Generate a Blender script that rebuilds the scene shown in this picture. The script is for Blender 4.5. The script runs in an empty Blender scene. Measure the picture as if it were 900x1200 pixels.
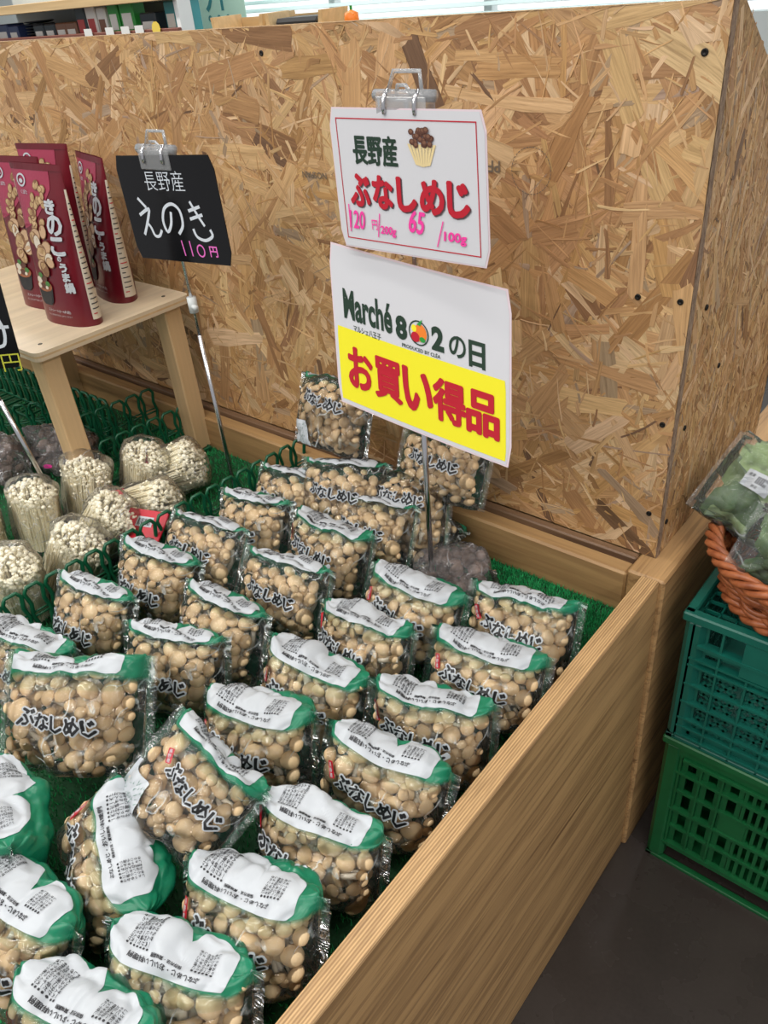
import bpy, math, random
from mathutils import Vector, Matrix, Euler, noise
import numpy as np
PI = math.pi
SC = bpy.context.scene
COL = SC.collection
# ------------------------------------------------------------------ camera
cam = bpy.data.cameras.new('camera'); camo = bpy.data.objects.new('camera', cam); COL.objects.link(camo)
cam.sensor_fit = 'VERTICAL'; cam.sensor_height = 24.0; cam.lens = 24.0*921.38/1200; cam.clip_start = .02
Rr = ((0.77074722, 0.63189856, -0.08156553), (0.30509296, -0.47841991, -0.8234274), (-0.55934516, 0.60976931, -0.56152862))
M = Matrix(((Rr[0][0], -Rr[1][0], -Rr[2][0], .2787), (Rr[0][1], -Rr[1][1], -Rr[2][1], -.8097), (Rr[0][2], -Rr[1][2], -Rr[2][2], 1.2), (0, 0, 0, 1)))
camo.matrix_world = M
SC.camera = camo
# ------------------------------------------------------------------ world, lights, exposure
w = bpy.data.worlds.new('world'); SC.world = w; w.use_nodes = True
bg = w.node_tree.nodes['Background']; bg.inputs[0].default_value = (.97, .97, 1, 1); bg.inputs[1].default_value = .36
def area(name, loc, sx, sy, power, col=(1, .97, .92), rot=(0, 0, 0)):
    l = bpy.data.lights.new(name, 'AREA'); l.shape = 'RECTANGLE'; l.size = sx; l.size_y = sy; l.energy = power; l.color = col
    o = bpy.data.objects.new(name, l); o.location = loc; o.rotation_euler = rot; COL.objects.link(o); return o
area('ceiling_strip_light', (-.9, -2.3, 2.6), 3.4, .16, 32)
area('ceiling_strip_light', (-.9, -.45, 2.8), 3.4, .16, 13)
area('ceiling_strip_light', (-.9, -1.3, 2.8), 3.4, .16, 18)
area('ceiling_strip_light', (-.9, -3.4, 2.6), 3.4, .16, 24)
area('ceiling_strip_light', (-.9, 1.3, 2.8), 3.4, .14, 20)
area('ceiling_strip_light', (1.9, -.9, 2.6), .16, 3.4, 30)
area('ceiling_strip_light', (-4.2, 1.2, 2.8), 3.4, .14, 60)
SC.view_settings.view_transform = 'Standard'; SC.view_settings.look = 'None'
SC.view_settings.exposure = .36; SC.view_settings.gamma = 1
SC.cycles.transparent_max_bounces = 24
SC.cycles.max_bounces = 8
# ------------------------------------------------------------------ materials
MAT = {}
class NT:
    def __init__(s, name):
        m = bpy.data.materials.new(name); m.use_nodes = True; s.m = m; s.t = m.node_tree; s.t.nodes.clear(); MAT[name] = m
        s.out = s.t.nodes.new('ShaderNodeOutputMaterial')
    def n(s, ty, ins=None, **kw):
        k = s.t.nodes.new('ShaderNode'+ty)
        for a, b in kw.items(): setattr(k, a, b)
        for a, b in (ins or {}).items():
            if hasattr(b, 'node'): s.t.links.new(b, k.inputs[a])
            else: k.inputs[a].default_value = b
        return k
    def coords(s, scale=(1, 1, 1), kind='Object', rot=(0, 0, 0)):
        tc = s.n('TexCoord'); return s.n('Mapping', {'Vector': tc.outputs[kind], 'Scale': scale, 'Rotation': rot}).outputs[0]
    def noise(s, vec, scale=5, detail=4, rough=.5, **kw):
        return s.n('TexNoise', {'Vector': vec, 'Scale': scale, 'Detail': detail, 'Roughness': rough}, **kw).outputs[0]
    def ramp(s, f, stops):
        r = s.n('ValToRGB', {'Fac': f}); e = r.color_ramp.elements
        while len(e) < len(stops): e.new(.5)
        for i, (p, c) in enumerate(stops): e[i].position = p; e[i].color = tuple(c)+(1,) if len(c) == 3 else c
        return r.outputs[0]
    def mix(s, f, a, b, bt='MIX'):
        k = s.t.nodes.new('ShaderNodeMix'); k.data_type = 'RGBA'; k.blend_type = bt
        for i, v in ((0, f), (6, a), (7, b)):
            if hasattr(v, 'node'): s.t.links.new(v, k.inputs[i])
            else: k.inputs[i].default_value = v if i == 0 else (tuple(v)+(1,) if len(v) == 3 else v)
        return k.outputs[2]
    def bump(s, h, strength=.3, dist=.002):
        return s.n('Bump', {'Height': h, 'Strength': strength, 'Distance': dist}).outputs[0]
    def pbr(s, col, rough=.5, nrm=None, **kw):
        p = s.n('BsdfPrincipled')
        def st(k, v):
            if hasattr(v, 'node'): s.t.links.new(v, p.inputs[k])
            else: p.inputs[k].default_value = (tuple(v)+(1,)) if isinstance(v, tuple) and len(v) == 3 else v
        st('Base Color', col); st('Roughness', rough)
        if nrm: st('Normal', nrm)
        for k, v in kw.items(): st(k.replace('_', ' '), v)
        s.t.links.new(p.outputs[0], s.out.inputs[0]); return p
def plain(name, col, rough=.5, **kw):
    t = NT(name); t.pbr(col, rough, **kw); return t.m
def mottled(name, c1, c2, rough=.5, scale=40, bump=.1, **kw):
    t = NT(name); v = t.coords(); f = t.noise(v, scale, 4)
    t.pbr(t.ramp(f, [(.3, c1), (.7, c2)]), rough, t.bump(f, bump), **kw); return t.m

def wood(name, c1, c2, c3, axis=0, fine=130, rough=.5, lines=.5, bump=.15, bands=None):
    """grain runs along the axis; c1 light, c2 mid, c3 dark line colour"""
    t = NT(name)
    sc = [1, 1, 1]; sc[axis] = .045
    v = t.coords(tuple(sc))
    warp = t.noise(v, 9, 3, .5)
    big = t.noise(v, 14, 3, .55)
    fn = t.noise(v, fine, 5, .6)
    rings = t.n('TexNoise', {'Vector': v, 'Scale': fine*.45, 'Detail': 2, 'Roughness': .4, 'Distortion': .6}).outputs[0]
    base = t.mix(big, c1, c2)
    dk = t.ramp(rings, [(.5, (0, 0, 0)), (.62, (1, 1, 1))])
    col = t.mix(t.n('Math', {0: dk, 1: lines}, operation='MULTIPLY').outputs[0], base, c3)
    if bands:
        wv = t.n('TexWave', {'Vector': v, 'Scale': bands[1], 'Distortion': bands[2], 'Detail': 3, 'Detail Scale': bands[3]}, wave_type='BANDS', bands_direction=bands[0]).outputs['Fac']
        ck = t.n('TexNoise', {'Vector': v, 'Scale': 60, 'Detail': 3, 'Roughness': .55, 'Distortion': .3}).outputs[0]; col = t.mix(t.ramp(ck, [(.66, (0, 0, 0)), (.70, (.75,)*3)]), col, c3)
        col = t.mix(t.ramp(wv, [(.30, (bands[4],)*3), (.75, (0, 0, 0))]), col, c3)
    col = t.mix(.35, col, t.ramp(fn, [(.3, (.45, .45, .45)), (.65, (1, 1, 1))]), 'MULTIPLY')
    t.pbr(col, rough, t.bump(fn, bump, .001)); return t.m
wood('fir_board', (.60, .37, .165), (.47, .27, .11), (.17, .085, .032), axis=1, fine=330, lines=.45, bands=('Z', 4.5, 9, 1.6, .22))
wood('fir_top', (.66, .43, .20), (.60, .37, .165), (.20, .095, .035), axis=1, fine=700, lines=.3, bump=.4, bands=('X', 112, 4.5, .35, .55))
wood('fir_rail', (.47, .29, .125), (.39, .23, .095), (.27, .14, .06), axis=0, fine=230, lines=.35, bands=('Z', 6, 8, 1.6, .22))
wood('dark_strip', (.24, .14, .075), (.16, .09, .05), (.07, .035, .02), axis=0, fine=130, lines=.7, bump=.4)
wood('stool_wood', (.70, .49, .27), (.60, .40, .20), (.45, .27, .12), axis=2, fine=60, lines=.35)
wood('plywood', (.74, .61, .43), (.66, .53, .36), (.52, .38, .24), axis=1, fine=50, lines=.25)
wood('shelf_wood', (.75, .55, .30), (.65, .45, .22), (.45, .28, .12), axis=0, fine=40, lines=.3)
# OSB
t = NT('osb_core'); v = t.coords(); f = t.noise(v, 160, 6, .7)
t.pbr(t.ramp(f, [(.3, (.12, .06, .025)), (.5, (.38, .23, .10)), (.7, (.55, .37, .18))]), .7, t.bump(f, .5, .002))
t = NT('osb_edge'); v = t.coords((1, 1, .35)); f = t.noise(v, 190, 6, .75)
t.pbr(t.ramp(f, [(.3, (.10, .06, .04)), (.5, (.27, .18, .12)), (.72, (.44, .33, .23))]), .8, t.bump(f, .8, .002))
def strand_mat(name, rough=.48, contrast=.5):
    t = NT(name)
    a = t.n('Attribute', attribute_name='Col').outputs[0]
    uv = t.n('TexCoord').outputs['UV']
    m1 = t.n('Mapping', {'Vector': uv, 'Scale': (18, 420, 1)}).outputs[0]
    m2 = t.n('Mapping', {'Vector': uv, 'Scale': (8, 130, 1)}).outputs[0]
    f = t.noise(m1, 1, 5, .65); g = t.noise(m2, 1, 3, .5)
    fine = t.ramp(f, [(.28, (.42, .36, .30)), (.5, (.86, .84, .80)), (.68, (1.12, 1.12, 1.1))])
    gg = t.ramp(g, [(.3, (.72, .68, .60)), (.6, (1.05, 1.05, 1.05))])
    c = t.mix(contrast+.2, a, fine, 'MULTIPLY'); c = t.mix(contrast+.1, c, gg, 'MULTIPLY')
    t.pbr(c, rough, t.bump(f, .35, .001)); return t.m
strand_mat('osb_strand')
# turf / floor
t = NT('turf_blade'); oi = t.n('Attribute', attribute_name='Col').outputs[0]
t.pbr(oi, .55)
mottled('turf_base', (.008, .05, .016), (.015, .09, .03), .9, 300)
t = NT('floor_vinyl'); v = t.coords(); f = t.noise(v, 6, 5, .6); g = t.noise(v, 160, 3, .6)
t.pbr(t.mix(.3, t.ramp(f, [(.3, (.034, .026, .023)), (.7, (.052, .040, .034))]), t.ramp(g, [(.3, (.03, .027, .025)), (.7, (.05, .045, .04))])),
      t.ramp(f, [(.3, (.18,)*3), (.7, (.34,)*3)]), t.bump(g, .15, .001))
# plastics, paints, print
mottled('lattice_plastic', (.004, .075, .034), (.008, .115, .05), .33, 30, .05)
mottled('teal_plastic', (.003, .095, .070), (.005, .125, .09), .42, 25, .05)
mottled('green_plastic', (.004, .09, .025), (.006, .125, .035), .42, 25, .05)
plain('card_white', (.64, .64, .67), .28); plain('card_edge', (.75, .62, .66), .3)
plain('ink_black', (.012, .012, .014), .5); plain('ink_green', (.01, .035, .018), .5)
plain('print_white', (.49, .52, .55), .38); plain('ink_grey', (.03, .03, .035), .5)
plain('ink_red', (.50, .008, .025), .35); plain('ink_shadow', (.10, .06, .07), .5); plain('ink_pink', (.90, .05, .36), .4)
plain('ink_yellow', (.88, .80, .02), .3); plain('ink_orange', (.85, .22, .02), .4)
plain('ink_brown', (.10, .035, .02), .4); plain('ink_cream', (.78, .62, .32), .4)
plain('board_black', (.005, .005, .006), .10, Specular_IOR_Level=.3); plain('chalk_white', (.66, .70, .76), .5); plain('chalk_pink', (.80, .16, .55), .5)
plain('chalk_yellow', (.55, .55, .05), .5); plain('stamp_ink', (.17, .13, .09), .6)
plain('chrome', (.62, .62, .64), .2, Metallic=1.0); plain('collar_plastic', (.60, .63, .62), .35)
plain('screw_black', (.02, .018, .016), .4, Metallic=.6)
mottled('lace_brown', (.16, .07, .03), (.26, .13, .06), .4, 90, .1)
mottled('red_pouch', (.105, .006, .012), (.15, .008, .016), .28, 12, .1); plain('pouch_pink', (.33, .035, .075), .3)
plain('pouch_cream', (.62, .55, .44), .35)
mottled('cap_photo', (.30, .17, .07), (.60, .42, .22), .4, 90, .1); plain('photo_tan', (.52, .34, .20), .4); plain('photo_green', (.06, .18, .04), .4); plain('photo_broth', (.28, .09, .03), .3)
t = NT('acrylic'); tr = t.n('BsdfTransparent', {'Color': (.90, .91, .92, 1)}); gl = t.n('BsdfGlossy', {'Roughness': .07}); fr = t.n('Fresnel', {'IOR': 1.5})
df = t.n('BsdfDiffuse', {'Color': (.95, .96, .97, 1)})
mx = t.n('MixShader', {0: fr.outputs[0], 1: tr.outputs[0], 2: gl.outputs[0]}); m2 = t.n('MixShader', {0: .20, 1: mx.outputs[0], 2: df.outputs[0]})
t.t.links.new(m2.outputs[0], t.out.inputs[0])
def film(name, tint=(.95, .975, .965), haze=.05, rough=.09, bscale=70, bstr=.6, ior=1.5, hazecol=(.82, .88, .88), crease=.5):
    t = NT(name); v = t.coords((1, 1, 1))
    a = t.n('TexNoise', {'Vector': v, 'Scale': bscale, 'Detail': 2, 'Roughness': .5, 'Distortion': 1.2}).outputs[0]
    rid = t.n('Math', {0: a, 1: .5}, operation='SUBTRACT').outputs[0]; rid = t.n('Math', {0: rid}, operation='ABSOLUTE').outputs[0]
    b = t.bump(rid, bstr, .012)
    v2 = t.coords((1, .6, .8), rot=(.4, .5, .6)); c_ = t.n('TexNoise', {'Vector': v2, 'Scale': bscale*.55, 'Detail': 1.5, 'Roughness': .5, 'Distortion': .5}).outputs[0]
    c_ = t.n('Math', {0: c_, 1: .5}, operation='SUBTRACT').outputs[0]; c_ = t.n('Math', {0: c_}, operation='ABSOLUTE').outputs[0]
    gate = t.ramp(t.noise(v2, bscale*.35, 1), [(.50, (0, 0, 0)), (.60, (1, 1, 1))])
    cr = t.n('Math', {0: t.ramp(c_, [(.0, (1, 1, 1)), (.020, (0, 0, 0))]), 1: gate}, operation='MULTIPLY').outputs[0]; cr = t.n('Math', {0: cr, 1: crease}, operation='MULTIPLY').outputs[0]
    tr = t.n('BsdfTransparent', {'Color': tint+(1,)}); gl = t.n('BsdfGlossy', {'Roughness': rough, 'Normal': b})
    fr = t.n('Fresnel', {'IOR': ior}); df = t.n('BsdfDiffuse', {'Color': hazecol+(1,), 'Normal': b})
    mx = t.n('MixShader', {0: fr.outputs[0], 1: tr.outputs[0], 2: gl.outputs[0]}); hz = t.n('Math', {0: cr, 1: haze}, operation='ADD').outputs[0]
    m2 = t.n('MixShader', {0: hz, 1: mx.outputs[0], 2: df.outputs[0]})
    t.t.links.new(m2.outputs[0], t.out.inputs[0]); return t.m
film('film_clear', (.99, .995, .993), .015, .05, 55, .9, 1.55); film('film_enoki', (.998, .998, .995), .04, .06, 90, .5, 1.3, (.92, .92, .9)); film('film_dark', (.95, .95, .95), .10, .06, 60, .9, 1.55, (.75, .72, .72))
film('film_veg', (.99, .995, .99), .05, .05, 45, .8, 1.45)
# green printed film: density follows the 'ink' attribute of the print
t = NT('film_green'); v = t.coords()
a = t.noise(v, 60, 2, .5); b = t.bump(a, .5, .004)
at = t.n('Attribute', attribute_name='ink').outputs['Fac']
tr = t.n('BsdfTransparent', {'Color': (.92, .98, .95, 1)})
pb = t.n('BsdfPrincipled', {'Base Color': (.006, .19, .095, 1), 'Roughness': .28, 'Normal': b})
gl = t.n('BsdfGlossy', {'Roughness': .1, 'Normal': b}); fr = t.n('Fresnel', {'IOR': 1.5, 'Normal': b})
m0 = t.n('MixShader', {0: fr.outputs[0], 1: tr.outputs[0], 2: gl.outputs[0]})
m1 = t.n('MixShader', {0: at, 1: m0.outputs[0], 2: pb.outputs[0]}); t.t.links.new(m1.outputs[0], t.out.inputs[0])
# mushrooms
t = NT('mushroom_cap'); v = t.coords(); oi = t.n('ObjectInfo').outputs['Random']; f = t.noise(v, 90, 4, .6); cr = t.noise(v, 320, 3, .6)
c = t.mix(oi, (.70, .49, .26), (.83, .64, .39)); c = t.mix(f, c, (.81, .59, .34)); c = t.mix(.35, c, t.ramp(cr, [(.35, (.55, .5, .45)), (.5, (1, 1, 1))]), 'MULTIPLY')
t.pbr(c, .42, t.bump(f, .25, .002), Subsurface_Weight=0.0)
mottled('mushroom_stem', (.66, .58, .44), (.80, .74, .62), .5, 200, .1)
mottled('enoki_stem', (.90, .79, .52), (.96, .90, .70), .5, 300, .05); plain('enoki_cap', (.97, .91, .72), .35)
mottled('brown_fungus', (.10, .06, .045), (.26, .17, .13), .6, 60, .3)
mottled('leaf_green', (.20, .30, .10), (.38, .50, .24), .45, 60, .2); mottled('leaf_dark', (.05, .11, .03), (.12, .20, .07), .4, 60, .2); plain('leaf_pale', (.42, .58, .34), .4)
t = NT('wicker'); v = t.coords(); f = t.noise(v, 60, 4, .6)
t.pbr(t.ramp(f, [(.3, (.22, .055, .018)), (.7, (.46, .15, .055))]), .38, t.bump(f, .2, .002))
plain('wall_paint', (.55, .60, .60), .7); plain('frame_grey', (.16, .18, .19), .5); plain('post_white', (.75, .78, .78), .5)
t = NT('window_daylight'); e = t.n('Emission', {'Color': (.93, 1, 1, 1), 'Strength': 1.0}); t.t.links.new(e.outputs[0], t.out.inputs[0])
plain('blind_slat', (.72, .85, .85), .6); plain('poster_green', (.66, .95, .80), .5)
for n_, c_ in dict(goods_navy=(.03, .05, .14), goods_dark=(.02, .03, .04), goods_green=(.02, .30, .04), goods_brown=(.20, .09, .05), goods_red=(.45, .05, .05), goods_white=(.75, .75, .72), goods_teal=(.05, .30, .33), shelf_rail=(.18, .06, .04), goods_yellow=(.80, .60, .10), black_wire=(.02, .02, .02)).items(): plain(n_, c_, .4)
plain('glass_jar', (.55, .60, .55), .1, Transmission_Weight=.8)
# ------------------------------------------------------------------ mesh helpers
def mesh(name, V, F, mats, fm=None, smooth=False, col=None, uv=None, ink=None):
    me = bpy.data.meshes.new(name); me.from_pydata([tuple(v) for v in V], [], F)
    for m in ([mats] if isinstance(mats, str) else mats): me.materials.append(MAT[m])
    if fm is not None: me.polygons.foreach_set('material_index', fm)
    if smooth: me.polygons.foreach_set('use_smooth', [True]*len(me.polygons))
    if col is not None:
        a = me.attributes.new('Col', 'FLOAT_COLOR', 'POINT'); a.data.foreach_set('color', np.asarray(col, dtype=np.float32).ravel())
    if ink is not None:
        a = me.attributes.new('ink', 'FLOAT', 'POINT'); a.data.foreach_set('value', np.asarray(ink, dtype=np.float32))
    if uv is not None:
        l = me.uv_layers.new(name='UVMap'); idx = np.zeros(len(me.loops), dtype=np.int32); me.loops.foreach_get('vertex_index', idx)
        l.data.foreach_set('uv', np.asarray(uv, dtype=np.float32)[idx].ravel())
    me.update(); return me
def link(name, me, parent=None, loc=None, rot=None):
    o = bpy.data.objects.new(name, me); COL.objects.link(o)
    if parent: o.parent = parent
    if loc is not None: o.location = loc
    if rot is not None: o.rotation_euler = rot
    return o
def tag(o, label=None, cat=None, group=None, kind=None, category=None):
    cat = cat or category
    for k, v in (('label', label), ('category', cat), ('group', group), ('kind', kind)):
        if v: o[k] = v
    return o
def empty(name, loc, rot=(0, 0, 0), **kw):
    o = bpy.data.objects.new(name, None); o.empty_display_size = .02; COL.objects.link(o); o.location = loc; o.rotation_euler = rot
    return tag(o, **kw)
class MB:
    def __init__(s): s.V = []; s.F = []; s.m = []
    def add(s, V, F, mi=0):
        b = len(s.V); s.V += [tuple(v) for v in V]; s.F += [tuple(i+b for i in f) for f in F]; s.m += [mi]*len(F); return s
    def box(s, x0, x1, y0, y1, z0, z1, bev=0, mi=0):
        if bev <= 0:
            V = [(x, y, z) for z in (z0, z1) for y in (y0, y1) for x in (x0, x1)]
            return s.add(V, [(0, 2, 3, 1), (4, 5, 7, 6), (0, 1, 5, 4), (2, 6, 7, 3), (0, 4, 6, 2), (1, 3, 7, 5)], mi)
        V = []; b = min(bev, (x1-x0)/2.1, (y1-y0)/2.1, (z1-z0)/2.1); idx = {}
        for ix, x in enumerate((x0, x1)):
            for iy, y in enumerate((y0, y1)):
                for iz, z in enumerate((z0, z1)):
                    sx, sy, sz = 1-2*ix, 1-2*iy, 1-2*iz
                    idx[ix, iy, iz] = len(V); V += [(x, y+sy*b, z+sz*b), (x+sx*b, y, z+sz*b), (x+sx*b, y+sy*b, z)]
        F = []
        for i in (0, 1):
            F.append([idx[i, 0, 0], idx[i, 1, 0], idx[i, 1, 1], idx[i, 0, 1]]); F.append([idx[0, i, 0]+1, idx[0, i, 1]+1, idx[1, i, 1]+1, idx[1, i, 0]+1]); F.append([idx[0, 0, i]+2, idx[1, 0, i]+2, idx[1, 1, i]+2, idx[0, 1, i]+2])
        for a in (0, 1):
            for c in (0, 1):
                F.append([idx[a, c, 0], idx[a, c, 1], idx[a, c, 1]+1, idx[a, c, 0]+1])
                F.append([idx[a, 0, c], idx[a, 1, c], idx[a, 1, c]+2, idx[a, 0, c]+2])
                F.append([idx[0, a, c]+1, idx[1, a, c]+1, idx[1, a, c]+2, idx[0, a, c]+2])
        for k in idx.values(): F.append([k, k+1, k+2])
        # orient outward from the centre
        C = Vector(((x0+x1)/2, (y0+y1)/2, (z0+z1)/2)); G = []
        for f in F:
            p = [Vector(V[i]) for i in f]; n = (p[1]-p[0]).cross(p[2]-p[0])
            G.append(tuple(f) if n.dot(sum(p, Vector())/len(p)-C) > 0 else tuple(reversed(f)))
        return s.add(V, G, mi)
    def tube(s, pts, r, n=8, mi=0, closed=False, flat=1.0, caps=True):
        P = [Vector(p) for p in pts]; N = len(P); R = r if isinstance(r, (list, tuple)) else [r]*N
        V = []; prev = None
        for i, p in enumerate(P):
            d = (P[(i+1) % N]-P[i-1]) if closed or 0 < i < N-1 else (P[1]-P[0] if i == 0 else P[-1]-P[-2])
            d.normalize()
            if prev is None: u = d.orthogonal().normalized()
            else: u = (prev-d*prev.dot(d)); u = u.normalized() if u.length > 1e-6 else d.orthogonal().normalized()
            prev = u; w_ = d.cross(u)
            for k in range(n):
                a = 2*PI*k/n; V.append(p+(u*math.cos(a)+w_*math.sin(a)*flat)*R[i])
        F = []
        for i in range(N if closed else N-1):
            for k in range(n): F.append((i*n+k, i*n+(k+1) % n, ((i+1) % N)*n+(k+1) % n, ((i+1) % N)*n+k))
        if caps and not closed: F.append(tuple(reversed(range(n)))); F.append(tuple((N-1)*n+k for k in range(n)))
        return s.add(V, F, mi)
    def lathe(s, prof, n=16, mi=0, M4=None):
        V = []
        for r, z in prof:
            for k in range(n):
                a = 2*PI*k/n; p = Vector((r*math.cos(a), r*math.sin(a), z)); V.append(M4 @ p if M4 else p)
        F = [(i*n+k, i*n+(k+1) % n, (i+1)*n+(k+1) % n, (i+1)*n+k) for i in range(len(prof)-1) for k in range(n)]
        F.append(tuple(reversed(range(n)))); F.append(tuple((len(prof)-1)*n+k for k in range(n)))
        return s.add(V, F, mi)
    def mesh(s, name, mats, smooth=False): return mesh(name, s.V, s.F, mats, s.m, smooth)
    def build(s, name, mats, parent=None, smooth=False, **kw): return link(name, s.mesh(name, mats, smooth), parent, **kw)
# text -> flat triangles, cached
_tc = {}
def text2d(body, offset=0., res=3, space=1.0, line=1.0):
    key = (body, offset, res, space, line)
    if key in _tc: return _tc[key]
    c = bpy.data.curves.new('t', 'FONT'); c.body = body; c.offset = offset; c.resolution_u = res; c.align_x = 'CENTER'; c.space_character = space; c.space_line = line
    o = bpy.data.objects.new('t', c); COL.objects.link(o)
    dg = bpy.context.evaluated_depsgraph_get(); me = bpy.data.meshes.new_from_object(o.evaluated_get(dg))
    V = [(v.co.x, v.co.y) for v in me.vertices]; F = [tuple(p.vertices) for p in me.polygons]
    bpy.data.objects.remove(o); bpy.data.curves.remove(c); bpy.data.meshes.remove(me)
    xs = [v[0] for v in V]; ys = [v[1] for v in V]; cx = (min(xs)+max(xs))/2; cy = (min(ys)+max(ys))/2
    V = [(x-cx, y-cy) for x, y in V]
    _tc[key] = (V, F, max(xs)-min(xs), max(ys)-min(ys)); return _tc[key]
def text_on(mb, body, width, mapf, offset=0., res=3, mi=0, center=(0, 0), rot=0, height=None, shear=0, bold=0., **kw):
    """lay a text of the given width on a surface: mapf(x, y) -> 3D"""
    V, F, w0, h0 = text2d(body, offset, res, **kw); s = width/w0; sy = (height/h0) if height else s
    if bold:
        # heavy strokes: the thin glyphs laid down again around a small circle
        bk = bold*width/w0; nb = 12 if bold > .04 else 8; c0 = mapf(*center)
        e_ = width*.05; dx_ = Vector(mapf(center[0]+e_, center[1]))-Vector(c0); dy_ = Vector(mapf(center[0], center[1]+e_))-Vector(c0); nv = dx_.cross(dy_); nv = nv.normalized()*2.5e-5 if nv.length > 0 else nv
        if (Vector(mapf(center[0]+e_, center[1]))-Vector(c0)).length and nv.y > 0 and abs(nv.y) > abs(nv.z): nv = -nv
        for k in range(nb):
            a = 2*PI*k/nb; text_on(mb, body, width, (lambda x, y, s_=(k+1): Vector(mapf(x, y))+nv*s_), offset, res, mi, (center[0]+bk*math.cos(a), center[1]+bk*math.sin(a)*1.0), rot, height, shear, 0, **kw)
    cr, sr = math.cos(rot), math.sin(rot); P = []
    for x, y in V:
        x, y = x*s+y*sy*shear, y*sy; P.append(mapf(center[0]+x*cr-y*sr, center[1]+x*sr+y*cr))
    mb.add(P, F, mi)
def poly_on(mb, pts, mapf, mi=0):
    n = len(pts); mb.add([mapf(*p) for p in pts], [tuple(range(n))], mi)
def disc_pts(cx, cy, rx, ry, n=16, rot=0, jit=0, rng=random):
    return [(cx+rx*(1+rng.uniform(-jit, jit))*math.cos(a)*math.cos(rot)-ry*math.sin(a)*math.sin(rot), cy+rx*math.cos(a)*math.sin(rot)+ry*(1+rng.uniform(-jit, jit))*math.sin(a)*math.cos(rot)) for a in [2*PI*k/n for k in range(n)]]
def copy_tree(o, parent=None):
    c = o.copy(); COL.objects.link(c)
    if parent: c.parent = parent
    for ch in CH.get(o.name, ()): copy_tree(ch, c)
    return c
CH = {}
def index_children():
    CH.clear()
    for o in bpy.data.objects:
        if o.parent: CH.setdefault(o.parent.name, []).append(o)
# ================================================================== SETTING
def struct(name, mb, mat, **k): return tag(mb.build(name, mat, **k), kind='structure')
struct('floor', MB().box(-7.5, 4.5, -2.5, 4.0, -.05, 0), 'floor_vinyl')
struct('wall_back', MB().box(-7.5, -4.52, 3.2, 3.3, 0, 3).box(-.2, .9, 3.2, 3.3, 0, 3).box(1.3, 4.5, 3.2, 3.3, 0, 3).box(-4.52, -.2, 3.2, 3.3, 0, .95).box(-4.52, -.2, 3.2, 3.3, 2.4, 3).box(.9, 1.3, 3.2, 3.3, 2.4, 3), 'wall_paint')
struct('wall_left', MB().box(-7.6, -7.5, -2.5, 3.3, 0, 3), 'wall_paint')
wn = empty('window_1', (-2.36, 3.25, .95), kind='structure')
MB().box(-2.16, 2.16, .03, .04, 0, 1.45).build('window_pane', 'window_daylight', wn)
m = MB()
for x in (-2.16, -1.1, -.02, 1.05, 2.11): m.box(x, x+.05, -.03, .03, 0, 1.45, .004)
m.build('window_frame', 'post_white', wn)
sl = MB().box(-2.1, 2.1, -.018, .018, -.001, .001).mesh('blind_slat', 'blind_slat')
for k in range(34): link('blind_slat', sl, wn, (0, -.06, .05+k*.042), (.5, 0, 0))
dr = empty('door_1', (1.1, 3.25, 0), kind='structure')
MB().box(-.2, .2, .0, .01, 0, 2.4).build('door_glass', 'window_daylight', dr)
MB().box(-.2, -.13, -.03, .03, 0, 2.4).box(.02, .07, -.03, .03, 0, 2.4).build('door_frame', 'frame_grey', dr)
# ================================================================== TIMBER STAND
TZ = .5528; TURF = .488
st = empty('timber_display_stand', (0, -.04, 0), label='large timber display stand with thick plank sides holding the mushroom packs', category='display stand')
def P_(o): o.location = Vector(o.location)-Vector((0, -.04, 0)); return o
P_(MB().box(-.0, .0235, -1.12, -.0405, 0, TZ-.0005, .002).build('side_board', 'fir_board', st))
P_(MB().box(.0003, .0232, -1.119, -.041, TZ-.0005, TZ+.0012, .001).build('board_top_edge', 'fir_top', st))
P_(MB().box(-.02, .0295, -.0395, .9, 0, TZ, .003).build('rear_side_board', 'fir_board', st))
P_(MB().box(-2.3, -.0205, -.040, -.0135, .10, .546, .003).build('back_rail', 'fir_rail', st))
P_(MB().box(-2.3, -.0205, -.013, .0, .10, .5530, .002).build('dark_batten', 'dark_strip', st))
P_(MB().box(-2.3, -.0005, -1.12, -.041, .44, .475).build('tray_floor', 'dark_strip', st))
# turf
tb = empty('artificial_turf', (-.5, -.5, .475), label='short green artificial turf lining the bottom of the timber stand', category='artificial turf')
link('turf_backing', MB().box(-1.7, .4985, -.619, .4585, 0, .009).mesh('turf_backing', 'turf_base'), tb)
rs = np.random.RandomState(4)
def turf(n, x0, x1, y0, y1):
    x = rs.uniform(x0, x1, n); y = rs.uniform(y0, y1, n); a = rs.uniform(0, 2*PI, n); h = rs.uniform(.0045, .0085, n); t_ = rs.uniform(-.003, .003, (n, 2)); wd = .0009
    z = .009
    A = np.stack([x-wd*np.cos(a), y-wd*np.sin(a), np.full(n, z)], 1); B = np.stack([x+wd*np.cos(a), y+wd*np.sin(a), np.full(n, z)], 1); C = np.stack([x+t_[:, 0], y+t_[:, 1], z+h], 1)
    b = rs.uniform(.5, 1.5, (n, 1)); c = np.concatenate([np.clip(b*np.array([[.022, .33, .10]]), 0, 1), np.ones((n, 1))], 1)
    return np.stack([A, B, C], 1).reshape(-1, 3), np.repeat(c, 3, 0)
V1, c1 = turf(26000, .17, .495, .20, .457); V2, c2 = turf(38000, -.45, .495, -.45, .2); V3, c3 = turf(9000, -.5, .2, .3, .457); V4, c4 = turf(7000, -.9, -.4, -.1, .457)
V = np.concatenate([V1, V2, V3, V4]); c = np.concatenate([c1, c2, c3, c4]); F = np.arange(len(V)).reshape(-1, 3)
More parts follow.
